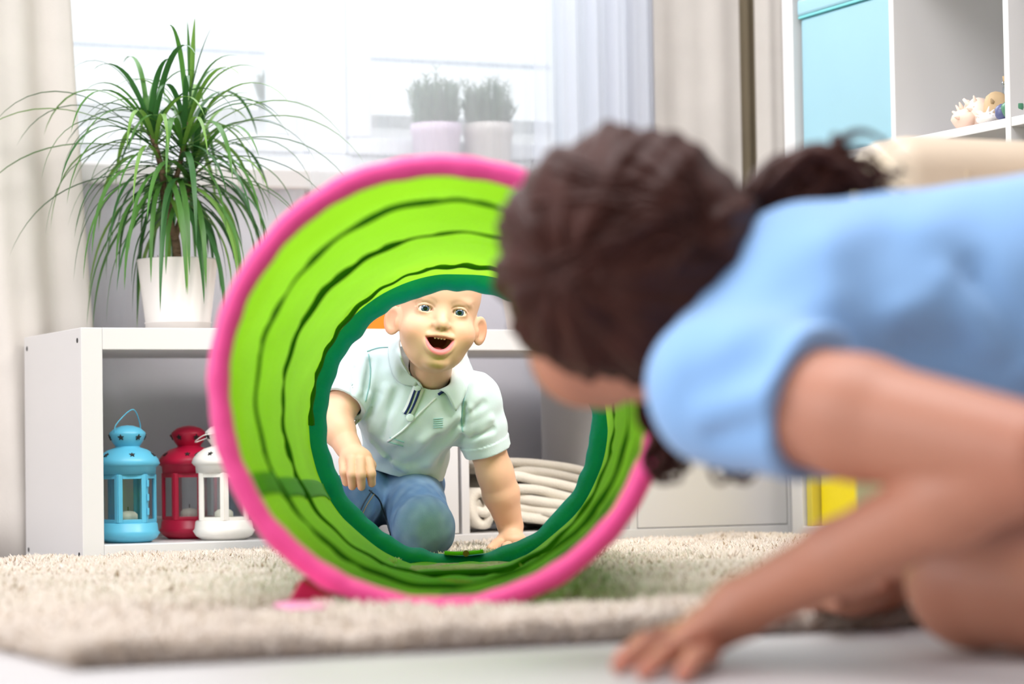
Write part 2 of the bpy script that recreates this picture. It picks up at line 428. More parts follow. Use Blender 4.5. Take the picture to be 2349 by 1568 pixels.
parts = [tufts(95000, RX0, RX1, RY0, RY1, 21), tufts(9000, RX0, RX1, RY0, RY0+.035, 22, out=True), tufts(9000, RX0, RX0+.035, RY0, RY1, 23, out=True),
         tufts(26000, -.2, RX1, -.75, RY1, 24, hh=(.008, .016), rr=(.0016, .003))]
Vs, Ts, Cs, o_ = [], [], [], 0
for V, T, C in parts: Vs.append(V); Ts.append(T+o_); Cs.append(C); o_ += len(V)
pile = obj('pile', np.concatenate(Vs), np.concatenate(Ts), MAT['pile'], rug, col=np.concatenate(Cs)); pile['kind'] = 'stuff'
# ------------------------------------------------------------------ low white cube shelf under the window
T, DV, CW, SH, SD = .039, .016, .335, .42, .39
SW = 2*T+4*CW+3*DV
sh = thing('cube_shelf', 'low white cube shelf with four compartments standing under the window', 'shelf', (SW/2, SD/2, 0))
MB().box(0, T, 0, SD, 0, SH).build('side_panel', MAT['white'], sh, bevel=.0015)
MB().box(SW-T, SW, 0, SD, 0, SH).build('side_panel', MAT['white'], sh, bevel=.0015)
MB().box(T, SW-T, 0, SD, SH-T, SH).build('top_panel', MAT['white'], sh, bevel=.0015)
MB().box(T, SW-T, 0, SD, 0, T).build('bottom_panel', MAT['white'], sh, bevel=.0015)
CX = []
x = T
for i in range(4):
    CX.append((x, x+CW)); x += CW
    if i < 3: MB().box(x, x+DV, .002, SD, T, SH-T).build('divider', MAT['white'], sh, bevel=.001); x += DV
for i in (1, 3):
    a, b = CX[i]
    d = MB().box(a+.0015, b-(.006 if i == 1 else .0015), .002, .020, T+.0015, SH-T-.0015).build('door', MAT['white'], sh, bevel=.0015)
    MB().lathe([(0, -.006), (.009, -.006), (.010, 0), (.0, 0)], (b-.035 if i == 3 else a+.035, .0, .21), 16).build('door_knob', MAT['white'], d)
for y, z in ((.022, SH-.022), (SD-.022, SH-.022), (.022, .022), (SD-.022, .022)):
    MB().tube([(-.0008, y, z), (.004, y, z)], .0045, 12).build('screw_cap', MAT['dark'], sh)

# ------------------------------------------------------------------ lanterns
def star(c, nrm, up, r, depth=.003):
    n = np.array(nrm, float); n /= np.linalg.norm(n); u = np.array(up, float); u -= n*np.dot(u, n); u /= np.linalg.norm(u); w = np.cross(u, n)
    P = []
    for k in range(10):
        a = k*math.pi/5; q = r if k % 2 == 0 else r*.45
        P.append(np.array(c)+u*q*math.cos(a)+w*q*math.sin(a)-n*depth*.6)
    return P, n*depth
def lantern(name, label, c, mat, h, R, rot, handle_dir, candle=True, down=False):
    t = thing(name, label, 'lantern', c, 'metal star lanterns in the shelf compartment')
    k = h/.205
    def Z(v): return v*k
    # base: flared foot
    MB().lathe([(0, 0), (R*.72, 0), (R*.95, Z(.008)), (R*1.06, Z(.017)), (R*1.0, Z(.021)), (R*.97, Z(.034)), (R*.92, Z(.036)), (0, Z(.036))], c, 48).build('base', mat, t, smooth=True, bevel=0)
    zr0, zr1 = Z(.036), Z(.122)
    ro = MB().lathe([(0, zr1), (R*.93, zr1), (R*.95, Z(.134)), (R*1.02, Z(.137)), (R*1.08, Z(.141)), (R*1.02, Z(.149)), (R*.88, Z(.158)), (R*.66, Z(.166)), (R*.42, Z(.170)), (R*.40, Z(.173)), (0, Z(.173))], c, 48).build('roof', mat, t, smooth=True)
    cp = MB().lathe([(R*.40, Z(.172)), (R*.52, Z(.181)), (R*.61, Z(.193)), (R*.60, Z(.197)), (R*.42, Z(.205)), (R*.2, Z(.209)), (0, Z(.210))], c, 40).build('cap', mat, t, smooth=True)
    c = np.array(c)
    for q in range(6):
        a = rot+q*math.pi/3
        p, ax = star(c+(R*.585*math.cos(a+.5), R*.585*math.sin(a+.5), Z(.188)), (math.cos(a+.5), math.sin(a+.5), -.45), (0, 0, 1), .0062*k); MB().prism(p, ax).build('star_hole', MAT['dark'], cp)
        p, ax = star(c+(R*.90*math.cos(a), R*.90*math.sin(a), Z(.157)), (.6*math.cos(a), .6*math.sin(a), .8), (0, 0, 1), .0055*k); MB().prism(p, ax).build('star_hole', MAT['dark'], ro)
    # six framed panes
    for q in range(6):
        a0 = rot+(q-.5)*math.pi/3; a1 = a0+math.pi/3; rr = R*.93
        p0 = c+(rr*math.cos(a0), rr*math.sin(a0), 0); p1 = c+(rr*math.cos(a1), rr*math.sin(a1), 0)
        u = (p1-p0)/np.linalg.norm(p1-p0); n = np.array((u[1], -u[0], 0)); L = np.linalg.norm(p1-p0)
        def bar(s0, s1, z0, z1, th=.004):
            V = []
            for z in (z0, z1):
                for d in (-th/2, th/2):
                    for s in (s0, s1): V.append(p0+u*s+n*d+np.array((0, 0, z)))
            return V
        fm = MB(); FC = [(0, 2, 3, 1), (4, 5, 7, 6), (0, 1, 5, 4), (2, 6, 7, 3), (0, 4, 6, 2), (1, 3, 7, 5)]
        wv = L*.16
        for args in ((0, wv, zr0, zr1), (L-wv, L, zr0, zr1), (wv, L-wv, zr0, zr0+.006*k), (wv, L-wv, zr1-.008*k, zr1)): fm.add(bar(*args), FC)
        fo = fm.build('pane_frame', mat, t, bevel=.0006)
        MB().add(bar(wv, L-wv, zr0+.006*k, zr1-.008*k, .0012), FC).build('pane', MAT['pane'], fo)
        if q == 0:
            hg = MB()
            for zz in (.05, .075, .10): hg.tube([p0+n*.004+(0, 0, Z(zz)), p0+n*.004+(0, 0, Z(zz+.012))], .0022, 8)
            hg.build('hinge', mat, fo)
    # wire handle
    hd = np.array(handle_dir, float); hd /= np.linalg.norm(hd); sd = np.array((hd[1], -hd[0], 0.))
    P = [c+sd*R*.58+(0, 0, Z(.194)), c+sd*R*.56+hd*.004+(0, 0, Z(.212)), c+hd*.014+(0, 0, Z(.238)), c-sd*R*.50+hd*.004+(0, 0, Z(.214)), c-sd*R*.58+(0, 0, Z(.194))]
    if down: P = [P[0], c+sd*R*.60+hd*R*.5+(0, 0, Z(.190)), c+hd*R*.98+(0, 0, Z(.178)), c-sd*R*.60+hd*R*.5+(0, 0, Z(.190)), P[4]]
    MB().tube(bez(P, 30), .0011, 6).build('wire_handle', mat, t)
    if candle:
        cm = MB().lathe([(0, 0), (.017, 0), (.017, .014), (.012, .019), (0, .021)], c+(0, 0, zr0), 24).build('tea_light', M('candle_wax', (225, 218, 200), .5), t, smooth=True)
        MB().tube([c+(0, 0, zr0+.019), c+(0, .001, zr0+.028)], .001, 6).build('wick', MAT['dark'], cm)
    return t
ML = {k: M('lantern_'+k, c, .38, noise=(20, .06)) for k, c in dict(blue=(92, 182, 214), crimson=(200, 22, 66), ivory=(240, 234, 226)).items()}
lantern('star_lantern', 'blue metal lantern with star holes and wire handle in the left compartment', (.108, .085, T), ML['blue'], .205, .0535, -.65, (.5, -1, 0))
lantern('star_lantern', 'crimson metal lantern standing partly behind the ivory one', (.262, .205, T), ML['crimson'], .205, .0535, -.9, (.3, 1, 0), down=True)
lantern('star_lantern', 'ivory metal lantern in front of the crimson one beside the tunnel rim', (.287, .082, T), ML['ivory'], .205, .0535, -.3, (-.7, .5, 0), down=True)

# ------------------------------------------------------------------ folded blankets in the third compartment
def ribbon(path, y0, y1, mat, name, label, base, th, ny=10, bulge=.004):
    P = np.asarray(path, float); G = []
    for v in np.linspace(0, 1, ny):
        y = y0+(y1-y0)*v; e = 1-.05*(2*v-1)**4
        G.append([(base[0]+(px_)*e, y+.004*math.sin(i*.35), base[2]+pz+bulge*math.sin(3*v+px_*20)*.3) for i, (px_, pz) in enumerate(P)])
    o = MB().grid(np.array(G)).build(name, mat, base=base, smooth=True, solid=th)
    return tag(o, label, 'blanket', 'folded blankets in the shelf compartment')
MAT['cream'] = M('cream_knit', (240, 231, 217), .95, noise=(40, .08), bump=(420, .6, .003), sheen=.3)
MAT['greige'] = M('greige_knit', (206, 197, 184), .95, noise=(40, .08), bump=(420, .6, .003), sheen=.3)
sp = [(.046+(.004+.0036*a)*math.cos(a+2.2)*.9, .050+(.004+.0036*a)*math.sin(a+2.2)) for a in np.linspace(.3, 9.1, 60)]
ex, ez = sp[-1]
path = sp+[(p[0], p[1]) for p in bez([(ex, ez), (.10, .099), (.17, .096), (.25, .083), (.305, .068), (.318, .058), (.300, .051), (.24, .064), (.17, .078), (.115, .080), (.103, .072), (.13, .063), (.22, .050), (.305, .036), (.318, .028), (.30, .022), (.2, .036), (.12, .046), (.105, .039), (.12, .030), (.2, .020), (.29, .008)], 110)[1:]]
ribbon([(p[0]*.96+.006, max(p[1], .007)+.0005) for p in path], .055, .33, MAT['cream'], 'folded_blanket', 'cream knitted blanket rolled at one end and folded in layers in the shelf', (CX[2][0]+.004, .19, T), .0180, bulge=.002)
p2 = bez([(.05, .118), (.10, .1165), (.18, .113), (.26, .099), (.300, .088), (.311, .094), (.295, .107), (.24, .121), (.16, .130), (.09, .132), (.05, .130), (.042, .124)], 60)
ribbon(p2, .06, .32, MAT['greige'], 'folded_blanket', 'greige blanket folded on top of the cream one in the shelf', (CX[2][0]+.004, .19, T), .0160, bulge=.002)

# ------------------------------------------------------------------ potted dracaena on the shelf
ST = SH
MAT['pot'] = M('white_ceramic_pot', (230, 222, 217), .45, noise=(8, .03))
MAT['soil'] = M('potting_soil', (70, 52, 40), .95, noise=(60, .4), bump=(80, 1, .01))
MAT['bark'] = M('dracaena_bark', (128, 102, 78), .9, noise=(50, .4), bump=(60, 1, .006, (1, 1, 3)))
MAT['leaf'] = [M('dracaena_leaf_'+n, c, .42, noise=(14, .25), trans=.22) for n, c in (('green', (84, 138, 56)), ('dark', (58, 110, 52)), ('light', (122, 168, 70)))]
pc = np.array((.245, .21, ST))
pl = thing('potted_dracaena', 'dracaena with long arching leaves in a white pot on the cube shelf', 'plant', pc)
po = MB().lathe([(0, 0), (.060, 0), (.0605, .018), (.062, .019), (.0622, .0205), (.0605, .0215), (.0745, .134), (.0755, .136), (.0745, .138), (.0715, .136), (.068, .118), (0, .118)], pc, 56).build('pot', MAT['pot'], pl, smooth=True)
MB().lathe([(0, .126), (.03, .127), (.06, .123), (.0695, .119)], pc, 32).build('soil', MAT['soil'], po, smooth=True)
rm = np.random.default_rng(4); tw = MB()
for k in range(26):
    a = rm.uniform(2.4, 4.0) if k < 18 else rm.uniform(-.6, .6); r0 = rm.uniform(.045, .066)
    q = pc+(r0*math.cos(a), r0*math.sin(a), .122)
    tw.tube([q, q+(rm.uniform(-.012, .012), rm.uniform(-.012, .012), rm.uniform(.008, .024))], [.002, .0006], 5)
tw.build('dry_leaf_litter', MAT['bark'], pl)
PD = 4.97
def pp(x, y, dd=0.0): return at(x, y, PD+dd)
trunks = [[pp(408, 600), pp(402, 545), pp(385, 500, -.01), pp(376, 450), pp(372, 395), pp(355, 330, -.02), pp(338, 285, -.02)],
          [pp(385, 505, -.01), pp(392, 450, .01), pp(408, 395, .02), pp(420, 340, .01), pp(432, 280)],
          [pp(402, 545), pp(420, 480, .03), pp(436, 420, .04), pp(450, 360, .05)]]
for i, tk in enumerate(trunks):
    MB().tube(bez(tk, 22), np.linspace(.0085 if i == 0 else .006, .005, 22), 8).build('stem', MAT['bark'], pl, smooth=True)
def leaf(base, d, L, w, droop, mat):
    d = np.array(d, float); d /= np.linalg.norm(d); n = 15; P = [np.array(base, float)]; v = d.copy()
    hz = np.array((d[0], d[1], 0)); hz /= np.linalg.norm(hz)+1e-9
    for i in range(n-1):
        v = v+np.array((0, 0, -droop*(i+2)/n*.30)); v /= np.linalg.norm(v)
        P.append(P[-1]+v*L/(n-1))
    P = np.array(P); S = np.cross(np.gradient(P, axis=0), (0, 0, 1)); S /= np.linalg.norm(S, axis=1)[:, None]+1e-9
    S[:] = np.where(np.linalg.norm(S, axis=1)[:, None] < .5, S[0], S)
    t = np.linspace(0, 1, n); ww = w*np.minimum(1, .55+2.2*t)*np.clip((1-t)/.42, 0, 1)**.75
    N = np.cross(S, np.gradient(P, axis=0)); N /= np.linalg.norm(N, axis=1)[:, None]+1e-9
    G = np.stack([P-S*ww[:, None]/2+N*ww[:, None]*.13, P, P+S*ww[:, None]/2+N*ww[:, None]*.13], 1)
    MB().grid(G).build('leaf', mat, pl, smooth=True)
crowns = [(bez(trunks[0][3:], 20), 62, .29), (bez(trunks[1][1:], 20), 66, .30), (bez(trunks[2][1:], 20), 54, .28)]
rl = np.random.default_rng(12); cnt = 0
for path_, N, L0 in crowns:
    for k in range(N):
        f = (k+.5)/N                       # 0 lowest and oldest leaf .. 1 the newest at the tip
        b = path_[int(2+f*17)]; az = k*2.39996+rl.uniform(-.25, .25)
        el = math.radians(-20+92*f**1.15+rl.uniform(-8, 8))
        d = (math.cos(az)*math.cos(el), math.sin(az)*math.cos(el)*.8, math.sin(el))
        leaf(b, d, L0*rl.uniform(.72, 1.12)*(1 if f < .8 else .72), rl.uniform(.008, .0125), (1.45-.6*f)*rl.uniform(.85, 1.35), MAT['leaf'][int(rl.choice([0, 0, 1, 1, 2]))]); cnt += 1
# the long outer leaves that give the plant its outline
for bx_, by_, ex_, el, L, dr in ((355, 335, -1, 32, .42, .72), (350, 350, -1, 14, .40, .62), (345, 330, -1, 46, .36, .9), (440, 330, 1, 30, .37, .75), (445, 350, 1, 22, .36, .8), (440, 370, 1, 12, .36, .85), (445, 320, 1, 40, .33, .85), (435, 400, 1, 0, .3, .7),
                             (350, 400, -1, 2, .33, .7), (440, 200, .25, 78, .13, .2), (436, 230, -.2, 84, .15, .2), (430, 260, .5, 68, .17, .35), (436, 300, .85, 48, .14, .5), (337, 285, -.5, 60, .12, .4)):
    e = math.radians(el); d = CR*ex_*math.cos(e)+np.array((0, 0, math.sin(e)))+CF*.12*rl.uniform(-1, 1)
    leaf(pp(bx_, by_), d, L, .0105, dr, MAT['leaf'][cnt % 3]); cnt += 1

# ------------------------------------------------------------------ other things on the shelf top
q0 = on(846, 750, 1, .12); q1 = on(915, 750, 1, .12)
bx = thing('storage_box', 'orange box on the shelf top behind the child', 'box', ((q0[0]+q1[0])/2, .17, ST))
mo = M('orange_card', (255, 122, 4), .5)
b0 = MB().box(q0[0]-.03, q1[0]+.04, .10, .25, ST, ST+.075).build('box_body', mo, bx, bevel=.004)
MB().box(q0[0]-.033, q1[0]+.043, .097, .253, ST+.075, ST+.1).build('lid', mo, bx, bevel=.004)
q = on(1215, 750, 1, .17)
wp = thing('plant_pot', 'tapered white pot on the shelf top near the woman\'s hair', 'pot', (q[0], .17, ST))
MB().lathe([(0, 0), (.042, 0), (.057, .105), (.060, .106), (.060, .113), (.056, .113), (.052, .098), (0, .098)], (q[0], .17, ST), 44).build('pot', MAT['pot'], wp, smooth=True)
MB().lathe([(0, .101), (.03, .102), (.052, .1)], (q[0], .17, ST), 28).build('soil', MAT['soil'], wp, smooth=True)

# ------------------------------------------------------------------ lavender on the window sill
MAT['lav'] = M('lavender_leaf', (124, 150, 120), .7, noise=(30, .3), trans=.2)
def lavender(label, c, rp, hp, mat, hs, n, seed):
    t = thing('potted_lavender', label, 'plant', c, 'lavender pots at the window')
    c = np.array(c); p = MB().lathe([(0, 0), (rp*.82, 0), (rp*.97, hp*.8), (rp*1.02, hp*.81), (rp*1.02, hp), (rp*.94, hp), (rp*.9, hp*.9), (0, hp*.9)], c, 40).build('pot', mat, t, smooth=True)
    MB().lathe([(0, hp*.93), (rp*.9, hp*.91)], c, 24).build('soil', MAT['soil'], p)
    r = np.random.default_rng(seed); m = MB()
    for k in range(n):
        a = r.uniform(0, 6.28); q = rp*.8*math.sqrt(r.uniform(0, 1)); h = hs*r.uniform(.5, 1.05)*(1-.35*q/rp)
        b = c+(q*math.cos(a), q*math.sin(a), hp*.9); e = b+(.2*q*math.cos(a)+r.normal(0, .008), .2*q*math.sin(a)+r.normal(0, .008), h)
        m.tube([b, .5*(b+e)+(0, 0, .006), e], [.0012, .0012, .0008], 4)
        for s in np.linspace(.15, 1, 9):
            g = b+(e-b)*s; aa = r.uniform(0, 6.28)
            for hh in (0, 3.14): m.tube([g, g+(.012*math.cos(aa+hh), .012*math.sin(aa+hh), .012)], [.0016, .0004], 3)
    f = m.build('foliage', MAT['lav'], t); f['kind'] = 'stuff'
MAT['lilac'] = M('lilac_pot', (226, 206, 226), .5); MAT['pgrey'] = M('grey_trough', (150, 160, 166), .6)
a = on(1000, 285, 1, .575); lavender('lavender in a pale lilac pot on the window sill', (a[0], .575, wz0), .053, a[2]-wz0, MAT['lilac'], .125, 90, 2)
a = on(1119, 285, 1, .585); lavender('lavender in a white pot on the window sill beside the lilac pot', (a[0], .585, wz0), .053, a[2]-wz0, MAT['pot'], .115, 90, 3)
a = on(643, 265, 1, .86); b_ = on(643, 232, 1, .86)
MB().box(wx0, wx1, .775, .95, a[2]-.03, a[2]).build('outer_ledge', MAT['white'], w, bevel=.004)
lavender('lavender in a grey pot on the ledge outside the left casement', (a[0], .86, a[2]), .052, b_[2]-a[2], MAT['pgrey'], .075, 90, 5)

# ------------------------------------------------------------------ tall white cube cabinet against the right wall
X0 = 1.375
yL = on(1797, 200, 0, X0)[1]
NR, NC = 4, 4; TH = 2*T+NR*CW+(NR-1)*DV
tc = thing('cube_cabinet', 'tall white cube cabinet along the right wall holding boxes', 'cabinet', (X0+SD/2, yL-TH/2, 0))
MB().box(X0, X0+SD, yL-T, yL, 0, TH).build('side_panel', MAT['white'], tc, bevel=.0015)
MB().box(X0, X0+SD, yL-TH, yL-TH+T, 0, TH).build('side_panel', MAT['white'], tc, bevel=.0015)
MB().box(X0, X0+SD, yL-TH+T, yL-T, 0, T).build('bottom_panel', MAT['white'], tc, bevel=.0015)
MB().box(X0, X0+SD, yL-TH+T, yL-T, TH-T, TH).build('top_panel', MAT['white'], tc, bevel=.0015)
RZs = [T+i*(CW+DV) for i in range(NR)]; CYs = [yL-T-i*(CW+DV) for i in range(NC)]
for i in range(NC-1): MB().box(X0+.001, X0+SD, CYs[i]-CW-DV, CYs[i]-CW, T, TH-T).build('divider', MAT['white'], tc, bevel=.001)
for r_ in range(NR-1):
    for i in range(NC): MB().box(X0+.002, X0+SD, CYs[i]-CW, CYs[i], RZs[r_]+CW, RZs[r_]+CW+DV).build('shelf_board', MAT['white'], tc, bevel=.001)
mb_ = M('light_blue_plastic', (166, 210, 224), .3, noise=(4, .05), trans=.1); mr_ = M('aqua_rim', (120, 205, 208), .35)
y0, y1, z0 = CYs[0]-CW+.006, CYs[0]-.006, RZs[2]+.0015
bl = thing('storage_box', 'light blue plastic storage box filling a compartment of the tall white cabinet', 'box', (X0+.18, (y0+y1)/2, z0))
MB().box(X0+.012, X0+.35, y0+.003, y1-.003, z0, z0+.272).build('box_body', mb_, bl, bevel=.006)
MB().box(X0+.008, X0+.354, y0+.001, y1-.001, z0+.272, z0+.277).build('rim', mr_, bl, bevel=.001)
MB().box(X0+.006, X0+.356, y0, y1, z0+.277, z0+.309).build('lid', mb_, bl, bevel=.005)
# shells, beads and a glass bottle on the board of the second column
zb = RZs[2]
def pebbly(name, label, cat, c, r, col, sq=(1, 1, .8), rough=.4, group=None, spikes=0, seed=0, mat=None):
    rr = np.random.default_rng(seed); n, k = 14, 9; G = []
    for i in range(k):
        ph = -math.pi/2+math.pi*i/(k-1); row = []
        for j in range(n):
            a = 2*math.pi*j/n; q = r*(1+.10*math.sin(3*a+seed)+.06*math.sin(5*ph+seed))
            row.append((c[0]+q*sq[0]*math.cos(ph)*math.cos(a), c[1]+q*sq[1]*math.cos(ph)*math.sin(a), c[2]+r*sq[2]*(1+math.sin(ph))))
        G.append(row)
    m = MB().grid(np.array(G), wrap=True)
    for s in range(spikes):
        a = rr.uniform(0, 6.28); e = rr.uniform(0, 1.2); d = np.array((math.cos(a)*math.cos(e), math.sin(a)*math.cos(e), math.sin(e)))
        cc = np.array(c)+(0, 0, r*sq[2]); m.tube([cc+d*r*.6, cc+d*r*1.45], [r*.28, r*.05], 6)
    return tag(m.build(name, mat or M(name+str(seed), col, rough), base=tuple(c), smooth=True), label, cat, group)
def cell(xp, dx): q = on(xp, 300, 0, X0+dx); return (X0+dx, q[1])
for i, (xp, dx, r, col, nm, lb, sq, spk) in enumerate((
        (2216, .035, .022, (248, 214, 196), 'seashell', 'peach spiky seashell at the left end of the cabinet board', (1, 1.2, .9), 9),
        (2246, .055, .026, (250, 226, 212), 'seashell', 'pale pink seashell behind the peach one on the cabinet board', (1, 1, 1.1), 8),
        (2264, .022, .015, (252, 244, 238), 'seashell', 'small white ridged seashell in the middle of the cabinet board', (1, 1.6, .7), 10),
        (2286, .06, .024, (206, 176, 136), 'seashell', 'tan seashell leaning against the glass bottle on the cabinet board', (1, 1, 1.3), 3),
        (2303, .022, .015, (104, 108, 150), 'glass_bead', 'violet blue glass bead on the cabinet board', (1, 1, 1), 0),
        (2326, .022, .019, (84, 142, 110), 'glass_bead', 'green glass bead beside the violet blue one', (1, 1.1, .9), 0),
        (2343, .065, .022, (246, 244, 242), 'seashell', 'round white seashell at the right of the green bead', (1, 1, 1.2), 4))):
    cx_, cy_ = cell(xp, dx); pebbly(nm, lb, 'shell' if nm == 'seashell' else 'bead', (cx_, cy_, zb), r, col, sq, .25 if nm == 'glass_bead' else .6, 'shells and beads on the cabinet board', spk, i+1)
cx_, cy_ = cell(2310, .075)
bt = thing('glass_bottle', 'small clear glass bottle behind the beads on the cabinet board', 'bottle', (cx_, cy_, zb))
MB().lathe([(0, 0), (.017, 0), (.020, .004), (.020, .030), (.012, .042), (.0065, .050), (.006, .072), (.008, .074), (.008, .078), (.005, .078)], (cx_, cy_, zb), 28).build('bottle_body', glass_mat('bottle_glass', .25, (232, 240, 244)), bt, smooth=True)
MB().lathe([(0, .074), (.0045, .074), (.006, .088), (0, .088)], (cx_, cy_, zb), 16).build('stopper', M('cork', (190, 160, 120), .8), bt, smooth=True)
# yellow box in the bottom compartment
yb = thing('storage_box', 'yellow box in the bottom compartment of the tall cabinet', 'box', (X0+.18, CYs[0]-CW/2, RZs[0]))
my = M('yellow_card', (246, 222, 0), .5)
MB().box(X0+.02, X0+.34, CYs[0]-CW+.012, CYs[0]-.035, RZs[0], RZs[0]+.27).build('box_body', my, yb, bevel=.004)
MB().box(X0+.016, X0+.344, CYs[0]-CW+.009, CYs[0]-.032, RZs[0]+.27, RZs[0]+.31).build('lid', my, yb, bevel=.004)
MB().box(X0+.006, X0+.30, CYs[0]-.026, CYs[0]-.006, RZs[0], RZs[0]+.24).build('storage_folder', M('olive_yellow_card', (214, 196, 70), .5), yb, bevel=.002)

# ------------------------------------------------------------------ beige leather sofa behind the woman
ac = thing('sofa', 'beige leather sofa behind the woman, its padded arm in front of the tall cabinet', 'sofa', (.87, -2.5, 0))
mleather = M('beige_leather', (224, 204, 180), .42, noise=(7, .05), bump=(320, .3, .002))
MB().box(.52, 1.22, -1.80, -1.66, .07, .575).build('armrest', mleather, ac, bevel=.045, seg=5, smooth=True)
MB().box(.52, 1.22, -3.34, -3.20, .07, .575).build('armrest', mleather, ac, bevel=.045, seg=5, smooth=True)
MB().box(.72, 1.0, -3.195, -1.805, .09, .26).build('seat_base', mleather, ac, bevel=.02, seg=3, smooth=True)
for a, b in ((-3.19, -2.503), (-2.497, -1.81)):
    MB().box(.70, 1.0, a, b, .262, .40).build('seat_cushion', mleather, ac, bevel=.035, seg=4, smooth=True)
    MB().box(1.0, 1.22, a, b, .09, .68).build('back_cushion', mleather, ac, bevel=.045, seg=5, smooth=True)
MB().tube([(.622, -1.801, .53), (.622, -1.801, .10)], .0018, 6).build('arm_seam', M('leather_stitch', (220, 200, 174), .7), ac)
for x_ in (.70, 1.13):
    for y_ in (-3.27, -1.73): MB().lathe([(0, .0), (.014, .0), (.02, .08), (0, .08)], (x_, y_, .0), 16).build('leg', M('pale_wood', (206, 178, 140), .5), ac, smooth=True)
# ------------------------------------------------------------------ play tunnel
TA, TB = at(1010, 884, 2.95), at(1052, 968, 4.30)
TWv = TB-TA; TL = np.linalg.norm(TWv); TWv /= TL
E1 = np.cross(TWv, (0, 0, 1)); E1 /= np.linalg.norm(E1); E2 = np.cross(E1, TWv)
tn = thing('play_tunnel', 'lime green play tunnel with pink front ring and teal far ring', 'tunnel', (float((TA[0]+TB[0])/2), float((TA[1]+TB[1])/2), .02))
RF, RB = .238, .2405
TURN = 3.15; PH0 = .62
def tphase(s, th): return s*TURN*(1+.10*math.sin(s*4))-th/(2*math.pi)+PH0
def trad(s, th):
    f = tphase(s, th) % 1.0
    sag = math.sin(math.pi*f)**.8
    up = .5+.5*math.sin(th)
    ends = min(1, s/.05, (1-s)/.04); ends = max(0, ends)
    r = RF+(RB-RF)*s
    pk = math.exp(-(min(f, 1-f)/.10)**2)
    r -= ends*(r*(.022+.052*up*(1-.55*s))*sag*(1-.6*max(0, s-.55)/.45))
    r += ends*(.0016*math.sin(th*38+9*s)*pk+.0010*math.sin(th*13+17*s)+.0022*math.sin(th*5-11*s+1))
    return r
def tpt(s, th, r): return TA+TWv*TL*s+r*(math.cos(th)*E1+math.sin(th)*E2)
NA, NS = 220, 120
G = np.array([[tpt(s, 2*math.pi*k/NA, trad(s, 2*math.pi*k/NA)) for k in range(NA)] for s in np.linspace(0, 1, NS)])
G[..., 2] = np.maximum(G[..., 2], .0135+.004*np.sin(G[..., 0]*60)*np.sin(G[..., 1]*45))
MB().grid(G, wrap=True).build('fabric_tube', MAT['green'], tn, smooth=True)
# the sprung wire in its dark channel winds through the cloth
wire = []
for s in np.linspace(.0, 1, 1400):
    th = 2*math.pi*((s*TURN*(1+.10*math.sin(s*4))+PH0) % 1.0)
    r = RF+(RB-RF)*s-.004+.0012*math.sin(s*420)
    p = tpt(s, th, r); p[2] = max(p[2], .019); 
    if .04 < s < .985: wire.append(p)
MB().tube(np.array(wire), .0040+.0022*np.sin(np.linspace(0, 61, len(wire)))*np.sin(np.linspace(0, 23, len(wire))), 6).build('wire_channel', MAT['seam'], tn, smooth=True)
MAT['seam2'] = M('green_seam_shade', (84, 156, 14), .6)
for th in (math.radians(207),):
    G = np.array([[tpt(s, th+d, trad(s, th+d)-.0022) for d in (-.06, -.03, 0, .03, .06)] for s in np.linspace(.01, .99, 90)])
    G[..., 2] = np.maximum(G[..., 2], .017)
    MB().grid(G).build('seam_shade', MAT['seam2'], tn, smooth=True, solid=.0012)  # lengthwise panel seam, its darker green also painting the shade band
# padded pink ring
P = []; RR = []
for k in range(160):
    a = 2*math.pi*k/160
    P.append(tpt(-.004, a, .2440+.0005*math.sin(7*a)+.0004*math.sin(17*a))); RR.append(.0126+.0005*math.sin(23*a)+.0004*math.sin(41*a))
MB().tube(np.array(P), np.array(RR), 16, closed=True).build('front_ring', MAT['pink'], tn, smooth=True)
# teal cloth band of the far ring, gathered
G = []
for v, (ds, dr) in enumerate(((-.004, .002), (-.009, -.005), (-.010, -.012), (-.004, -.020), (.006, -.0255), (.018, -.0265), (.028, -.020), (.030, -.008), (.022, .003), (.008, .004))):
    row = []
    for k in range(260):
        a = 2*math.pi*k/260
        pk = abs(math.sin(a*9.5+.8*math.sin(3*a)))**6
        row.append(tpt(1+ds/TL*1.0, a, RB+dr+(.0009*math.sin(a*31)+.0012*math.sin(a*12+1)-.0022*pk*(1 if dr < 0 else 0))))
    G.append(row)
G.append(G[0]); G = np.array(G)
MB().grid(G, wrap=True).build('far_ring', MAT['teal'], tn, smooth=True)
# lime strap with a snap on the far ring
bq = [tpt(.998, math.radians(a), RB-.030) for i, a in enumerate(np.linspace(263, 280, 10))]
mm = MB(); 
Gs = np.array([[p-TWv*.012+E2*0, p+TWv*.0+(p-TB)*0, p+TWv*.012] for p in bq]); so = mm.grid(Gs).build('strap', MAT['strap'], tn, smooth=True, solid=.006)
cpt = bq[5]; MB().tube([cpt-TWv*.020, cpt-TWv*.0135], .0052, 14).build('snap', MAT['brass'], so)
# magenta foot under the front ring
f0 = [on(x, y, 2, .016) for x, y in ((648, 1402), (768, 1402))]
ft = MB()
a, b = at(690, 1325, 2.99), at(775, 1375, 2.99)
ft.add([f0[0], f0[1], b, a]+[v+TWv*.14 for v in (f0[0], f0[1], b, a)], [(0, 1, 2, 3), (7, 6, 5, 4), (0, 3, 7, 4), (1, 5, 6, 2), (3, 2, 6, 7), (0, 4, 5, 1)])
ft.build('foot', MAT['magenta'], tn, bevel=.004)
fl = [on(x, y, 2, .025) for x, y in ((628, 1392), (655, 1385), (720, 1384), (764, 1390), (735, 1399), (664, 1401))]
MB().prism(fl, (0, 0, .004)).build('foot_flap', MAT['pale_pink'], tn, bevel=.0012)
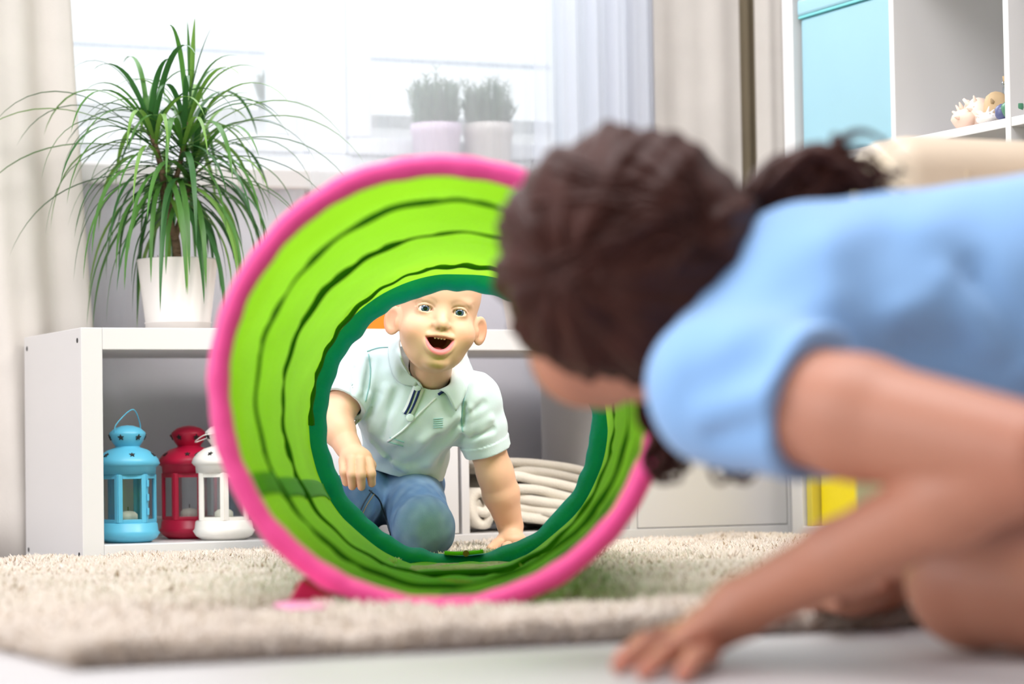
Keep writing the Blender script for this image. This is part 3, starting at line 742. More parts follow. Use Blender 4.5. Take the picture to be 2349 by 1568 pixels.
# ------------------------------------------------------------------ the child
def f32(v): return np.asarray(v, np.float32)
MAT['skin'] = M('child_skin', (0, 0, 0), .5, attr=True, sss=.12, bump=(220, .06, .001))
MAT['polo'] = M('pale_aqua_pique', (220, 236, 240), .85, bump=(900, .35, .0008), sheen=.2, noise=(30, .03))
MAT['denim'] = M('denim', (0, 0, 0), .85, attr=True, bump=(700, .4, .0008), noise=(60, .10))
MAT['eye'] = M('eyeball', (0, 0, 0), .08, attr=True, coat=1.0)
MAT['tooth'] = M('tooth', (246, 242, 232), .25)
MAT['navy'] = M('navy_stripe', (28, 48, 104), .8)
MAT['polo_white'] = M('white_cotton', (240, 246, 248), .8)
MAT['button'] = M('button', (226, 240, 242), .3)

HC = at(1015, 712, 4.46)                                  # between the eyes
def head_axes(roll, yaw, pitch):
    r, b, u = CR.copy(), CF.copy(), CU.copy()
    cy, sy = math.cos(yaw), math.sin(yaw); r, b = r*cy+b*sy, b*cy-r*sy
    cp, sp_ = math.cos(pitch), math.sin(pitch); b, u = b*cp+u*sp_, u*cp-b*sp_
    cr, sr = math.cos(roll), math.sin(roll); r, u = r*cr-u*sr, u*cr+r*sr
    return np.array([r, b, u])
HA = head_axes(math.radians(7.0), math.radians(9.5), math.radians(-2.0))
def HW(x, y, z): return HC+x*HA[0]+y*HA[1]+z*HA[2]        # head frame -> room
EX, EY, EZ, ER = .0292, .0085, .0, .0118                   # eye centre and radius
LOW = [tuple(v) for v in bez([(-.0252, .0010, -.0455), (-.0222, -.0050, -.0565), (-.0135, -.0098, -.0682), (0, -.0116, -.0728), (.0135, -.0098, -.0682), (.0222, -.0050, -.0565), (.0252, .0010, -.0455)], 15)]
UPP = [tuple(v) for v in bez([(-.0252, .0010, -.0455), (-.0145, -.0094, -.0432), (-.0050, -.0124, -.0415), (0, -.0120, -.0421), (.0050, -.0124, -.0415), (.0145, -.0094, -.0432), (.0252, .0010, -.0455)], 15)]
def mouth_cavity(q):
    # wide open smile: nearly straight upper edge, round lower edge
    zz = q[:, 2]+.0462
    e = np.sqrt((q[:, 0]/.0242)**2+(np.minimum(zz, 0)/.0245)**2+((q[:, 1]+.006)/.032)**2)-1
    return np.maximum(e*.0175, zz-.0018+3.0*q[:, 0]**2)
def head_sdf(q):
    qs = q.copy(); qs[:, 0] = np.abs(qs[:, 0])
    d = ell(q, (0, .074, .034), (.0725, .088, .082))
    d = smin(d, ell(q, (0, .052, -.040), (.0600, .058, .056)), .030)
    d = smin(d, ell(q, (0, .032, -.068), (.040, .037, .031)), .022)       # jaw
    d = smin(d, ell(qs, (.036, .020, -.036), (.0260, .0255, .0240)), .016)   # cheeks
    d = smin(d, ell(q, (0, .0050, -.0868), (.0195, .0165, .0135)), .012)  # chin
    d = smax(d, -ell(qs, (.0285, -.024, .001), (.017, .018, .012)), .014) # eye hollows
    d = smin(d, ell(qs, (.027, .012, .0170), (.020, .014, .006)), .010)   # brow
    d = smin(d, ell(qs, (EX, EY, EZ), (.0148, .0130, .0128)), .005)       # lids
    d = smin(d, seg(q, (0, .004, .004), (0, -.012, -.021), .0065, .0085), .013)  # nose
    d = smin(d, sph(q, (0, -.0145, -.0245), .0088), .007)
    d = smin(d, ell(qs, (.0094, -.0085, -.0265), (.0062, .0070, .0054)), .005)
    d = smax(d, -ell(qs, (.0052, -.0185, -.0330), (.0030, .0040, .0024)), .002)
    # muzzle and lips
    d = smin(d, ell(q, (0, .012, -.050), (.033, .0205, .026)), .018)
    d = d+.0022*np.exp(-(seg(qs, (.0150, -.010, -.0300), (.0300, .004, -.0500), 0, 0)/.0045)**2)-.0012*np.exp(-(seg(qs, (.020, .000, -.0125), (.037, .006, -.0125), 0, 0)/.0035)**2)   # smile lines, lower lids
    d = smax(d, -mouth_cavity(q), .003)
    lip = smin(chain(q, LOW, .0014+.0032*np.sin(np.linspace(0, math.pi, 15))), chain(q, UPP, .0010+.0008*np.sin(np.linspace(0, math.pi, 15))), .003)
    d = smin(d, lip, .004)
    d = smax(d, -ell(qs, (EX, EY-.012, EZ+.0002), (.0122, .0150, .0050)), .0012)
    d = d+.0013*np.exp(-(np.abs(np.sqrt(((qs[:, 0]-EX)/.0150)**2+((q[:, 2]-.0005)/.0095)**2)-1)/.10)**2)*(q[:, 2] > .002)*(q[:, 1] < .012)   # lid crease   # lid opening
    # ears
    et, en = f32((.72, .694, 0)), f32((.694, -.72, 0)); A = np.stack([et, en, f32((0, 0, 1))])
    ear = ell(qs, (.0745, .055, -.023), (.0185, .0060, .0250), A)
    ear = smax(ear, -ell(qs, f32((.0735, .055, -.021))+en*.0062, (.0115, .0052, .0165), A), .003)
    ear = smin(ear, ell(qs, f32((.0675, .048, -.026))+en*.002, (.004, .004, .008), A), .004)
    d = smin(d, ear, .006)
    return d
sR, eR, wR = at(836, 848, 4.625), at(764, 962, 4.575), at(797, 1022, 4.545)
sL, eL, wL = at(1083, 918, 4.64), at(1136, 1085, 4.67), at(1171, 1207, 4.705)
neck0 = at(983, 900, 4.675)
def hand_fingers(p, K, Md, Tp, r):
    d = None
    for k, m_, t_ in zip(K, Md, Tp):
        e = chain(p, [k, m_, t_], [r, r*.97, r*.80], .003); d = e if d is None else np.minimum(d, e)
    return d
RK = [at(788, 1058, 4.520), at(807, 1056, 4.508), at(827, 1056, 4.506), at(846, 1060, 4.512)]
RM = [at(790, 1082, 4.508), at(807, 1088, 4.494), at(828, 1089, 4.492), at(851, 1086, 4.500)]
RT = [at(794, 1106, 4.516), at(808, 1115, 4.506), at(829, 1116, 4.504), at(853, 1108, 4.510)]
LKt = [on(x, y, 2, .030) for x, y in ((1150, 1246), (1166, 1250), (1184, 1251), (1199, 1248))]
LTt = [on(x, y, 2, .020) for x, y in ((1128, 1262), (1154, 1268), (1185, 1270), (1208, 1264))]
def body_sdf(p):
    near = vlen(p-f32(HW(0, .06, -.01))) < .21
    d = np.full(len(p), .5, np.float32)
    if near.any(): d[near] = head_sdf((p[near]-f32(HC))@f32(HA).T)
    d = smin(d, seg(p, HW(0, .066, -.055), neck0, .0385, .034), .016)
    d = smin(d, ell(p, at(945, 945, 4.69), (.070, .055, .070), np.array([CR, CF, CU])), .03)
    d = smin(d, ell(p, at(928, 1035, 4.75), (.055, .055, .06), np.array([CR, CF, CU])), .04)
    d = smin(d, chain(p, [at(960, 905, 4.69), sR], [.036, .033], .01), .015)
    d = smin(d, chain(p, [at(960, 915, 4.69), sL], [.036, .034], .01), .015)
    a = chain(p, [sR, eR], [.034, .0285]); a = smin(a, chain(p, [eR, .6*eR+.4*wR, wR], [.0285, .0285, .0215]), .012)
    d = smin(d, a, .012)
    a = chain(p, [sL, .45*sL+.55*eL, eL], [.035, .0325, .0305]); a = smin(a, chain(p, [eL, .62*eL+.38*wL, wL], [.0305, .0325, .0215]), .012)
    d = smin(d, a, .012)
    # right hand hanging over the thigh
    A = np.array([CR, CF, CU])
    h = smin(seg(p, wR, at(814, 1048, 4.528), .0205, .0190), ell(p, at(817, 1050, 4.522), (.0275, .0160, .0195), A), .010)
    h = smin(h, hand_fingers(p, RK, RM, RT, .0087), .0045)
    h = smin(h, chain(p, [at(838, 1044, 4.548), at(852, 1066, 4.556), at(852, 1090, 4.556)], [.0095, .0082, .0066], .003), .006)
    d = smin(d, h, .008)
    # left hand pressed on the rug
    pc_ = at(1174, 1238, 4.685)
    h = smin(seg(p, wL, pc_, .0215, .0165), ell(p, pc_, (.026, .022, .0145), np.array([CR, CF, (0, 0, 1)])), .010)
    mids = [.5*(a_+b_)+np.array((0, 0, .004)) for a_, b_ in zip(LKt, LTt)]
    h = smin(h, hand_fingers(p, LKt, mids, LTt, .0078), .0045)
    h = smin(h, chain(p, [at(1152, 1238, 4.69), at(1136, 1249, 4.655), at(1124, 1257, 4.63)], [.0098, .0085, .0066], .003), .006)
    return smin(d, h, .008)
bx_lo = np.minimum.reduce([at(700, 1290, 4.4), at(1250, 540, 4.4), at(700, 1290, 5.0), at(1250, 540, 5.0), at(700, 540, 4.9), at(1250, 1290, 4.6)])-.01
bx_hi = np.maximum.reduce([at(700, 1290, 4.4), at(1250, 540, 4.4), at(700, 1290, 5.0), at(1250, 540, 5.0), at(700, 540, 4.9), at(1250, 540, 4.9)])+.01
BV, BF = sdf_mesh(body_sdf, bx_lo, bx_hi, .0017)
def bump_(q, c, s): return np.exp(-(((q-np.array(c))/np.array(s))**2).sum(1))
q = (BV-HC)@HA.T; qa = q.copy(); qa[:, 0] = np.abs(qa[:, 0])
near = (np.linalg.norm(BV-HW(0, .06, -.01), axis=1) < .19) & (q[:, 2] > -.12)
skin = lin((240, 190, 158)); C = np.tile(skin, (len(BV), 1))
def paint(C, w, col): w = np.clip(w, 0, 1)[:, None]; return C*(1-w)+lin(col)*w
mk = near.astype(float)
C = paint(C, mk*.45*bump_(qa, (.040, -.002, -.036), (.020, .04, .018)), (238, 150, 122))
C = paint(C, mk*.35*bump_(q, (0, -.022, -.025), (.010, .02, .008)), (236, 160, 134))
C = paint(C, mk*.35*bump_(q, (0, -.005, -.088), (.016, .03, .010)), (238, 168, 140))
C = paint(C, mk*.7*bump_(qa, (.085, .05, -.024), (.016, .03, .018)), (240, 150, 116))
br = np.abs(qa[:, 2]-(.0195-.6*(qa[:, 0]-.027)**2/.02)); C = paint(C, mk*.28*np.exp(-(br/.0028)**2)*((qa[:, 0] > .012) & (qa[:, 0] < .046) & (q[:, 1] < .03)), (186, 138, 100))
C = paint(C, mk*.5*np.clip((q[:, 2]-.052)/.02, 0, 1), (228, 196, 150))
li = np.sqrt(((qa[:, 0]-EX)/.0128)**2+((q[:, 2]-EZ)/.0070)**2); C = paint(C, mk*.55*np.exp(-((li-1.0)/.10)**2)*(q[:, 1] < .01)*(q[:, 2] > -.003), (120, 82, 66))
low_, upp_ = LOW, UPP
mc = mouth_cavity(f32(q)); fr_ = (q[:, 1] < .006); tp = np.clip(1-(q[:, 0]/.0275)**2, 0, 1)
C = paint(C, mk*fr_*(q[:, 2] < -.0478)*np.clip((.0006+.0048*tp-mc)/.0016, 0, 1), (232, 128, 132))
C = paint(C, mk*fr_*.85*(q[:, 2] >= -.0478)*np.clip((.0006+.0020*tp-mc)/.0012, 0, 1), (212, 132, 122))
mc = mouth_cavity(f32(q)); C = paint(C, mk*np.clip((.0012-mc)/.0016, 0, 1)*np.clip((q[:, 1]+.0075)/.006, 0, 1), (112, 30, 28))
C = paint(C, mk*.6*bump_(qa, (.0050, -.0165, -.0322), (.0032, .006, .003)), (150, 70, 50))
far = ~near                                             # rosy knuckles and wrist
for P_ in RK+RM: C = paint(C, far*.25*np.exp(-(np.linalg.norm(BV-P_, axis=1)/.008)**2), (236, 150, 120))
for P_ in RT: C = paint(C, far*.35*np.exp(-(np.linalg.norm(BV-P_, axis=1)/.007)**2), (238, 140, 118))
kid = thing('person', 'toddler in a pale aqua polo shirt and jeans kneeling behind the tunnel, mouth wide open', 'person', (float(at(940, 1200, 4.65)[0]), float(at(940, 1200, 4.65)[1]), .02))
obj('body', BV, BF, MAT['skin'], kid, smooth=True, col=C)
# eyes, lids already cut in the head
for s in (-1, 1):
    n, k = 32, 25; G = []; cc = []
    look = np.array((-.02*s*0-.02, -1, 0.02)); look /= np.linalg.norm(look); ux = np.cross(look, (0, 0, 1)); ux /= np.linalg.norm(ux); uz = np.cross(ux, look)
    for i in range(k):
        a = math.pi*(i/(k-1))**1.35; row = []
        for j in range(n):
            b = 2*math.pi*j/n; v = look*math.cos(a)+(ux*math.cos(b)+uz*math.sin(b))*math.sin(a)
            row.append(HW(s*EX+ER*v[0], EY+ER*v[1], EZ+ER*v[2]))
            rr = ER*math.sin(a)
            if a > 1.4: c_ = (244, 240, 238)
            elif rr < .0034: c_ = (8, 9, 12)
            elif rr < .0060: c_ = (70, 94, 112)
            elif rr < .0068: c_ = (24, 34, 46)
            else: c_ = (244, 240, 238)
            cc.append(lin(c_))
        G.append(row)
    MB().grid(np.array(G), wrap=True).build('eye', MAT['eye'], kid, smooth=True, col=np.array(cc))
for i, x_ in enumerate((-.0078, -.0026, .0026, .0078)):
    MB().lathe([(0, -.0046), (.0015, -.0045), (.0022, -.003), (.0024, 0), (0, .0)], HW(x_, -.0074+.9*x_*x_*40, -.0440), 10).build('tooth', MAT['tooth'], kid, smooth=True)
tg = MB(); n = 20; G = [[HW(.0125*math.cos(ph)*math.cos(a), .012+.014*math.cos(ph)*math.sin(a), -.0665+.006*math.sin(ph)) for a in np.linspace(0, 2*math.pi, n, endpoint=False)] for ph in np.linspace(-1.57, 1.57, 9)]
tg.grid(np.array(G), wrap=True).build('tongue', M('tongue', (196, 84, 88), .4), kid, smooth=True)

# polo shirt
A0 = np.array([CR, CF, CU])
def ridges(p, L):
    o = np.zeros(len(p), np.float32)
    for a, b, w_, h_ in L: o += h_*np.exp(-(np.maximum(seg(p, a, b, 0, 0), 0)/w_)**2)
    return o
cuffR, cuffL = .22*sR+.78*at(776, 945, 4.572), .30*sL+.70*eL
def shirt_base(p):
    d = ell(p, at(940, 935, 4.655), (.094, .080, .088), A0)
    d = smin(d, ell(p, at(930, 1045, 4.73), (.078, .078, .082), A0), .05)
    d = smin(d, chain(p, [at(960, 880, 4.65), sR, cuffR], [.056, .047, .0365], .01), .035)
    d = smin(d, chain(p, [at(960, 895, 4.65), sL, .5*(sL+cuffL), cuffL], [.056, .049, .044, .0385], .01), .035)
    return d
qV, qF = sdf_mesh(shirt_base, bx_lo, bx_hi, .006); qb = bvh_of(qV, qF)
def sf(x, y): r = hit(qb, x, y); return r if r is not None else at(x, y, 4.6)
# folds of the cloth: line on the shirt, width, height
FR = [(sf(*a_), sf(*b_), w_, h_) for a_, b_, w_, h_ in (
      ((845, 905), (800, 985), .007, .0060), ((868, 905), (820, 1000), .008, -.0045), ((890, 890), (850, 985), .009, .0050), ((912, 895), (880, 1000), .008, -.0035),
      ((850, 830), (838, 905), .006, -.0045), ((835, 820), (822, 900), .006, .0040), ((812, 845), (806, 915), .005, -.0035),
      ((800, 985), (880, 1040), .009, .0045), ((815, 1020), (930, 1075), .008, .0055), ((830, 1000), (900, 1055), .007, -.0045), ((845, 1062), (985, 1096), .006, -.0040),
      ((1056, 985), (985, 1060), .009, .0055), ((1050, 955), (970, 1010), .009, .0045), ((1058, 1005), (1010, 1060), .007, -.0040), ((1000, 1000), (955, 1060), .010, -.0035),
      ((1064, 930), (1060, 1000), .005, -.0050), ((1078, 935), (1075, 1000), .006, .0045), ((1068, 985), (1125, 960), .007, .0045), ((1075, 1005), (1130, 985), .006, -.0040), ((1070, 950), (1110, 925), .007, -.0035),
      ((985, 940), (1010, 985), .012, .0030), ((930, 960), (905, 1015), .009, .0030))]
aRx = f32(cuffR-sR); aRx /= np.linalg.norm(aRx); aLx = f32(cuffL-sL); aLx /= np.linalg.norm(aLx)
def cuff_band(p, c, ax, r):
    v = p-f32(c); t = v@ax; rad = vlen(v-t[:, None]*ax)
    return np.where((rad < r) & (t > -.020), .0018, 0).astype(np.float32)
def shirt_solid(p, off):
    d = shirt_base(p)-cuff_band(p, cuffR, aRx, .045)-cuff_band(p, cuffL, aLx, .047)
    return d-ridges(p, FR)*1.35-.0012*vnoise(p*28, 31)+off
hemA = at(920, 1094, 4.66); hemN = f32(.96*CU+.22*CR-.10*CF)
def shirt_sdf(p):
    o = shirt_solid(p, 0.0); cf = cuff_band(p, cuffR, aRx, .045)+cuff_band(p, cuffL, aLx, .047)
    d = np.maximum(o, -(shirt_base(p)+.011-cf*3.4))
    # sleeve ends, hem and neck opening
    aR = f32(cuffR-sR); aR /= np.linalg.norm(aR); aL = f32(cuffL-sL); aL /= np.linalg.norm(aL)
    def cut(c, ax, r):
        v = p-f32(c); t = v@ax; rad = vlen(v-t[:, None]*ax)
        return np.where((rad < r) & (t < .09), t, -1)
    eR_ = cut(cuffR, aR, .0430); eL_ = cut(cuffL, aL, .0445)
    d = np.maximum(d, eR_); d = np.maximum(d, eL_)
    d = np.maximum(d, -((p-f32(hemA))@hemN))
    d = np.maximum(d, -seg(p, HW(0, .066, -.06), at(992, 850, 4.61), .042, .041))
    d = np.maximum(d, -seg(p, at(992, 880, 4.55), at(976, 913, 4.55), .012, .004))
    return d
SV, SF = sdf_mesh(shirt_sdf, bx_lo, bx_hi, .0019, margin=2.2)
shirt = obj('polo_shirt', SV, SF, MAT['polo'], kid, smooth=True)
sb = bvh_of(SV, SF); bb = bvh_of(BV, BF)
def hs(x, y, lift=.002, alt=4.6):
    r = hit(sb, x, y, lift); return r if r is not None else at(x, y, alt)
def band(pts, w, name, mat, th=.0015, lift=.0025, parent=None):
    """flat strip sewn on the shirt along a line of surface points"""
    P = bez(np.array(pts, float), 3*len(pts)); S = []
    for i in range(len(P)):
        t = P[min(i+1, len(P)-1)]-P[max(i-1, 0)]; s = t[0]*0+np.array((-t[1], t[0])); s /= np.linalg.norm(s); S.append(s)
    G = []
    for pt, s in zip(P, S):
        G.append([hs(*(pt+s*k*w/2), lift) for k in (-1, 0, 1)])
    return MB().grid(np.array(G)).build(name, mat, parent or kid, smooth=True, solid=th)
plk = band([(966, 874), (955, 902), (944, 930), (934, 950)], 26, 'placket', MAT['polo_white'])
for dx in (-5.5, 4.5): band([(966+dx, 872), (955+dx, 902), (944+dx, 930), (934+dx, 950)], 5, 'navy_stripe', MAT['navy'], lift=.0042, parent=plk)
band([(1005, 905), (1022, 893), (1036, 880)], 6, 'navy_stripe', MAT['navy'], lift=.003)
for x_, y_ in ((957, 890), (940, 957)):
    c_ = hs(x_, y_, .006); nrm = (CAM-c_)/np.linalg.norm(CAM-c_)
    MB().tube([c_-nrm*.002, c_, c_+nrm*.0012], [.0068, .0072, .0058], 18).build('button', MAT['button'], kid, smooth=True)
MAT['polo_seam'] = M('aqua_seam', (150, 196, 196), .85)
def seamline(pts, name, mat, r=.0011, src=None, n=30, lift=.0008, parent=None):
    P = [hit(src or sb, x, y, lift) for x, y in bez(np.array(pts, float), n)]; P = [v for v in P if v is not None]
    return MB().tube(np.array(P), r, 5).build(name, mat, parent or kid, smooth=True)
seamline([(1000, 912), (965, 945), (925, 985), (890, 1012)], 'placket_edge', MAT['polo_white'], .0020)
seamline([(890, 1012), (925, 1022)], 'stitching', MAT['polo_seam']); seamline([(895, 1003), (927, 1013)], 'stitching', MAT['polo_seam'])
seamline([(897, 797), (868, 798), (842, 806)], 'shoulder_seam', MAT['polo_seam']); seamline([(845, 812), (850, 850), (846, 890), (838, 920)], 'sleeve_seam', MAT['polo_seam'])
seamline([(1072, 880), (1064, 920), (1058, 960), (1062, 990)], 'sleeve_seam', MAT['polo_seam'])
for k in range(5): seamline([(994, 960+k*5), (1016, 959+k*5)], 'chest_emblem', MAT['polo_seam'], .0007, n=6)
def cuff_ring(c, axis, r, name):
    ax = np.array(axis, float); ax /= np.linalg.norm(ax); u = np.cross(ax, (0, 0, 1)); u /= np.linalg.norm(u); w_ = np.cross(ax, u)
    P = [c-ax*.014+(u*math.cos(a)+w_*math.sin(a))*r for a in np.linspace(0, 6.283, 40, endpoint=False)]
    MB().tube(P, .0012, 5, closed=True).build(name, MAT['polo_seam'], kid, smooth=True)
# collar
inn = [(974, 882, 4.56, 0), (950, 852, 4.55, 0), (931, 812, 4.55, 0), (921, 774, 4.575, 0), (950, 762, 4.655, 1), (1030, 785, 4.67, 1), (1060, 822, 4.62, 1), (1041, 850, 4.585, 0), (1023, 875, 4.56, 0), (1006, 899, 4.555, 0)]
out = [(950, 886), (920, 878), (898, 850), (892, 800), (930, 782), (1050, 812), (1084, 850), (1074, 888), (1064, 917), (1045, 943)]
I = []; O = []
for (x_, y_, D_, bk), (ox, oy) in zip(inn, out):
    if bk: I.append(at(x_, y_, D_)); O.append(at(ox, oy, D_+.035))
    else:
        h1 = hit(bb, x_, y_, .010); h2 = hit(sb, x_, y_, .006); pt = at(x_, y_, D_)
        cand = [v for v in (h1, h2) if v is not None and abs((v-CAM)@CF-D_) < .06]
        I.append(min(cand, key=lambda v: (v-CAM)@CF) if cand else pt)
        h3 = hit(sb, ox, oy, .007); O.append(h3 if h3 is not None and abs((h3-CAM)@CF-D_) < .09 else at(ox, oy, D_+.01))
Ic, Oc = bez(I, 46), bez(O, 46)
upv = np.array(CU)*.010-np.array(CF)*.006
G = np.array([Ic*(1-t)+Oc*t+upv*(math.sin(math.pi*min(1, t*1.15))*.9)+upv*.25*(1-t) for t in np.linspace(0, 1, 9)])
MB().grid(G).build('collar', MAT['polo'], kid, smooth=True, solid=.0032)

# jeans
hipL, knL, ftL = at(935, 1124, 4.77), at(972, 1212, 4.515), at(950, 1226, 4.80)
hipR, knR, ftR = at(885, 1122, 4.79), at(795, 1158, 4.60), at(800, 1236, 4.75)
FJ = [(at(872, 1128, 4.66), at(1000, 1176, 4.56), .009, .005), (at(880, 1160, 4.64), at(985, 1200, 4.53), .009, .0045), (at(900, 1120, 4.68), at(1010, 1140, 4.66), .009, .004), (at(880, 1142, 4.65), at(960, 1172, 4.57), .007, -.005), (at(885, 1180, 4.62), at(940, 1225, 4.52), .008, -.004),
      (at(905, 1205, 4.58), at(935, 1250, 4.54), .006, -.004)]
def jeans_sdf(p):
    d = ell(p, at(915, 1098, 4.79), (.078, .066, .060), A0)
    d = smin(d, chain(p, [hipL, knL, ftL], [.062, .0490, .040], .02), .025)
    d = smin(d, chain(p, [hipR, knR, ftR], [.060, .048, .040], .02), .012)
    return d-ridges(p, FJ)-.0010*vnoise(p*24, 41)
JV, JF = sdf_mesh(jeans_sdf, bx_lo, bx_hi, .0022)
JV[:, 2] = np.maximum(JV[:, 2], .012)
wv_ = np.clip(.75*np.exp(-(np.linalg.norm(JV-at(985, 1215, 4.48), axis=1)/.050)**2)+.55*np.exp(-(np.linalg.norm(JV-at(960, 1140, 4.66), axis=1)/.055)**2)+.10*vnoise(f32(JV*30), 44), 0, 1)
C = lin((84, 118, 160))*(1-wv_[:, None])+lin((160, 186, 206))*wv_[:, None]
obj('jeans', JV, JF, MAT['denim'], kid, smooth=True, col=C)
jb = bvh_of(JV, JF); MAT['thread'] = M('dark_seam_thread', (52, 66, 84), .9); MAT['thread2'] = M('tan_thread', (150, 132, 104), .9)  # dark blue-grey and tan lines along the jeans seams
seamline([(846, 1124), (868, 1144), (884, 1180), (895, 1215), (897, 1240)], 'inseam', MAT['thread'], .0013, jb); seamline([(852, 1126), (836, 1150), (824, 1175)], 'fly_seam', MAT['thread'], .0013, jb); seamline([(858, 1132), (842, 1156), (830, 1180)], 'fly_seam', MAT['thread2'], .0009, jb)
# socks and feet folded under the child
for nm, a_, b_ in (('sock', ftL, ftL+np.array(CF)*.075-np.array((0, 0, .006))), ('sock', ftR, ftR+np.array(CF)*.075-np.array((0, 0, .006)))):
    n = 14; P = np.linspace(a_, b_, 9); P[:, 2] = np.maximum(P[:, 2], .046)
    MB().tube(P, [.026, .027, .027, .027, .027, .026, .024, .020, .010], 16).build(nm, MAT['polo_white'], kid, smooth=True)
# ------------------------------------------------------------------ the woman in the foreground
MAT['wskin'] = M('woman_skin', (0, 0, 0), .5, attr=True, sss=.10, bump=(160, .08, .001))
MAT['tee'] = M('light_blue_jersey', (146, 192, 244), .85, bump=(600, .25, .001), sheen=.3, noise=(16, .04))
MAT['hair'] = M('dark_brown_hair', (70, 34, 25), .52, noise=(26, .35), bump=(40, .35, .004, (1, 1, 4)), spec=.22)
SHL = at(1668, 890, 2.33); ELB = at(2375, 1050, 2.12); WRI = at(1700, 1392, 2.315)
SHR = at(1840, 740, 2.62); ELR = at(2250, 1190, 2.78); WRR = on(2010, 1352, 2, .040)
KNL = at(2238, 1330, 2.44); HIPL = at(2880, 900, 2.42); FOL = on(2900, 1420, 2, .045)
KNR = at(2400, 1270, 2.74); HIPR = at(2880, 850, 2.64); FOR = on(3000, 1370, 2, .045)
PEL = at(2890, 800, 2.55); CHE = at(1860, 790, 2.45)
def wbody_sdf(p):
    A = A0
    HAW = head_axes(math.radians(10), math.radians(-25), 0.0)
    hc = at(1412, 610, 2.475)
    d = ell(p, hc, (.078, .094, .096), HAW)
    d = smin(d, ell(p, at(1352, 800, 2.515), (.056, .066, .056), HAW), .03)
    d = smin(d, ell(p, at(1385, 895, 2.56), (.024, .026, .018), HAW), .018)            # chin
    d = smin(d, ell(p, at(1285, 770, 2.590), (.012, .018, .014), HAW), .012)            # nose, turned to the tunnel
    d = smin(d, ell(p, at(1305, 830, 2.585), (.020, .012, .010), HAW), .012)            # lips
    for ex_, D_ in ((1255, 2.565), (1345, 2.59)): d = smin(d, ell(p, at(ex_, 715, D_), (.014, .010, .009), HAW), .008)
    d = smin(d, ell(p, at(1528, 715, 2.44), (.010, .018, .028), HAW), .006)             # near ear under the hair
    d = smin(d, seg(p, at(1480, 800, 2.475), at(1640, 800, 2.46), .050, .052), .025)
    # torso
    d = smin(d, seg(p, CHE, PEL, .098, .120), .03)
    d = smin(d, chain(p, [CHE, SHL], [.08, .046]), .03); d = smin(d, chain(p, [CHE, SHR], [.08, .046]), .03)
    # near arm
    a = chain(p, [SHL, .55*SHL+.45*ELB, ELB], [.050, .0510, .0420], .015)
    a = smin(a, chain(p, [ELB, .72*ELB+.28*WRI, .35*ELB+.65*WRI, WRI], [.0390, .0365, .0310, .0260], .012), .004)
    d = smin(d, a, .015)
    h = hand_sdf(p, WRI, at(1622, 1446, 2.322), LHK, LHT, [at(1600, 1440, 2.39), on(1520, 1462, 2, .018), on(1462, 1474, 2, .010)], (.040, .036, .0155), .0098)
    d = smin(d, h, .010)
    # far arm, its hand resting on the rug
    a = chain(p, [SHR, ELR], [.048, .040], .015); a = smin(a, chain(p, [ELR, .6*ELR+.4*WRR, WRR], [.039, .037, .025], .01), .015)
    d = smin(d, a, .015)
    h = hand_sdf(p, WRR, RPC, RHK, RHT, [on(1930, 1378, 2, .030), on(1885, 1388, 2, .026), on(1850, 1394, 2, .024)], (.038, .034, .014), .0095)
    d = smin(d, h, .010)
    # legs, kneeling
    d = smin(d, seg(p, PEL, HIPL, .125, .11), .04); d = smin(d, seg(p, PEL, HIPR, .125, .11), .04)
    d = smin(d, chain(p, [HIPL, KNL], [.098, .064]), .03); d = smin(d, chain(p, [KNL, .6*KNL+.4*FOL, FOL], [.058, .056, .036], .015), .008)
    d = smin(d, chain(p, [HIPR, KNR], [.098, .064]), .03); d = smin(d, chain(p, [KNR, .6*KNR+.4*FOR, FOR], [.058, .056, .036], .015), .008)
    for F0 in (FOL, FOR):
        t_ = F0+CR*.15; t_ = np.array((t_[0], t_[1], .028)); d = smin(d, chain(p, [F0, t_], [.036, .024]), .02)
    return d
LHK = [at(1548, 1462, 2.372), at(1556, 1474, 2.348), at(1582, 1488, 2.322), at(1628, 1500, 2.300)]
LHT = [on(1428, 1506, 2, .009), on(1420, 1526, 2, .009), on(1478, 1540, 2, .009), on(1566, 1546, 2, .009)]
RPC = on(1955, 1366, 2, .038)
RHK = [on(x, y, 2, .034) for x, y in ((1925, 1360), (1918, 1368), (1916, 1376), (1920, 1384))]
RHT = [on(x, y, 2, .024) for x, y in ((1862, 1364), (1850, 1374), (1852, 1384), (1868, 1392))]
def hand_sdf(p, wr, palm, K, Tp, thumb, pr, r):
    ax = f32(np.mean(K, 0)-wr); ax[2] *= .6; ax /= np.linalg.norm(ax); sd = np.cross(ax, f32((0, 0, 1))); sd /= np.linalg.norm(sd); up = np.cross(sd, ax)
    h = smin(seg(p, wr, palm, .026, .021), ell(p, palm, pr, np.array([ax, sd, up])), .014)
    for k, t_ in zip(K, Tp):
        md = .45*np.array(k)+.55*np.array(t_)+np.array((0, 0, .006))
        h = smin(h, chain(p, [k, md, t_], [r*1.05, r*.95, r*.78], .003), .006)
    return smin(h, chain(p, thumb, [r*1.25, r*1.1, r*.85], .004), .010)
wlo = np.minimum.reduce([at(x, y, D) for x in (1050, 3300) for y in (240, 1600) for D in (1.95, 2.95)]); whi = np.maximum.reduce([at(x, y, D) for x in (1050, 3300) for y in (240, 1600) for D in (1.95, 2.95)])
wlo[2] = -.005
WV, WF = sdf_mesh(wbody_sdf, wlo, whi, .0036)
WV[:, 2] = np.maximum(WV[:, 2], .001)
C = np.tile(lin((196, 134, 108)), (len(WV), 1))
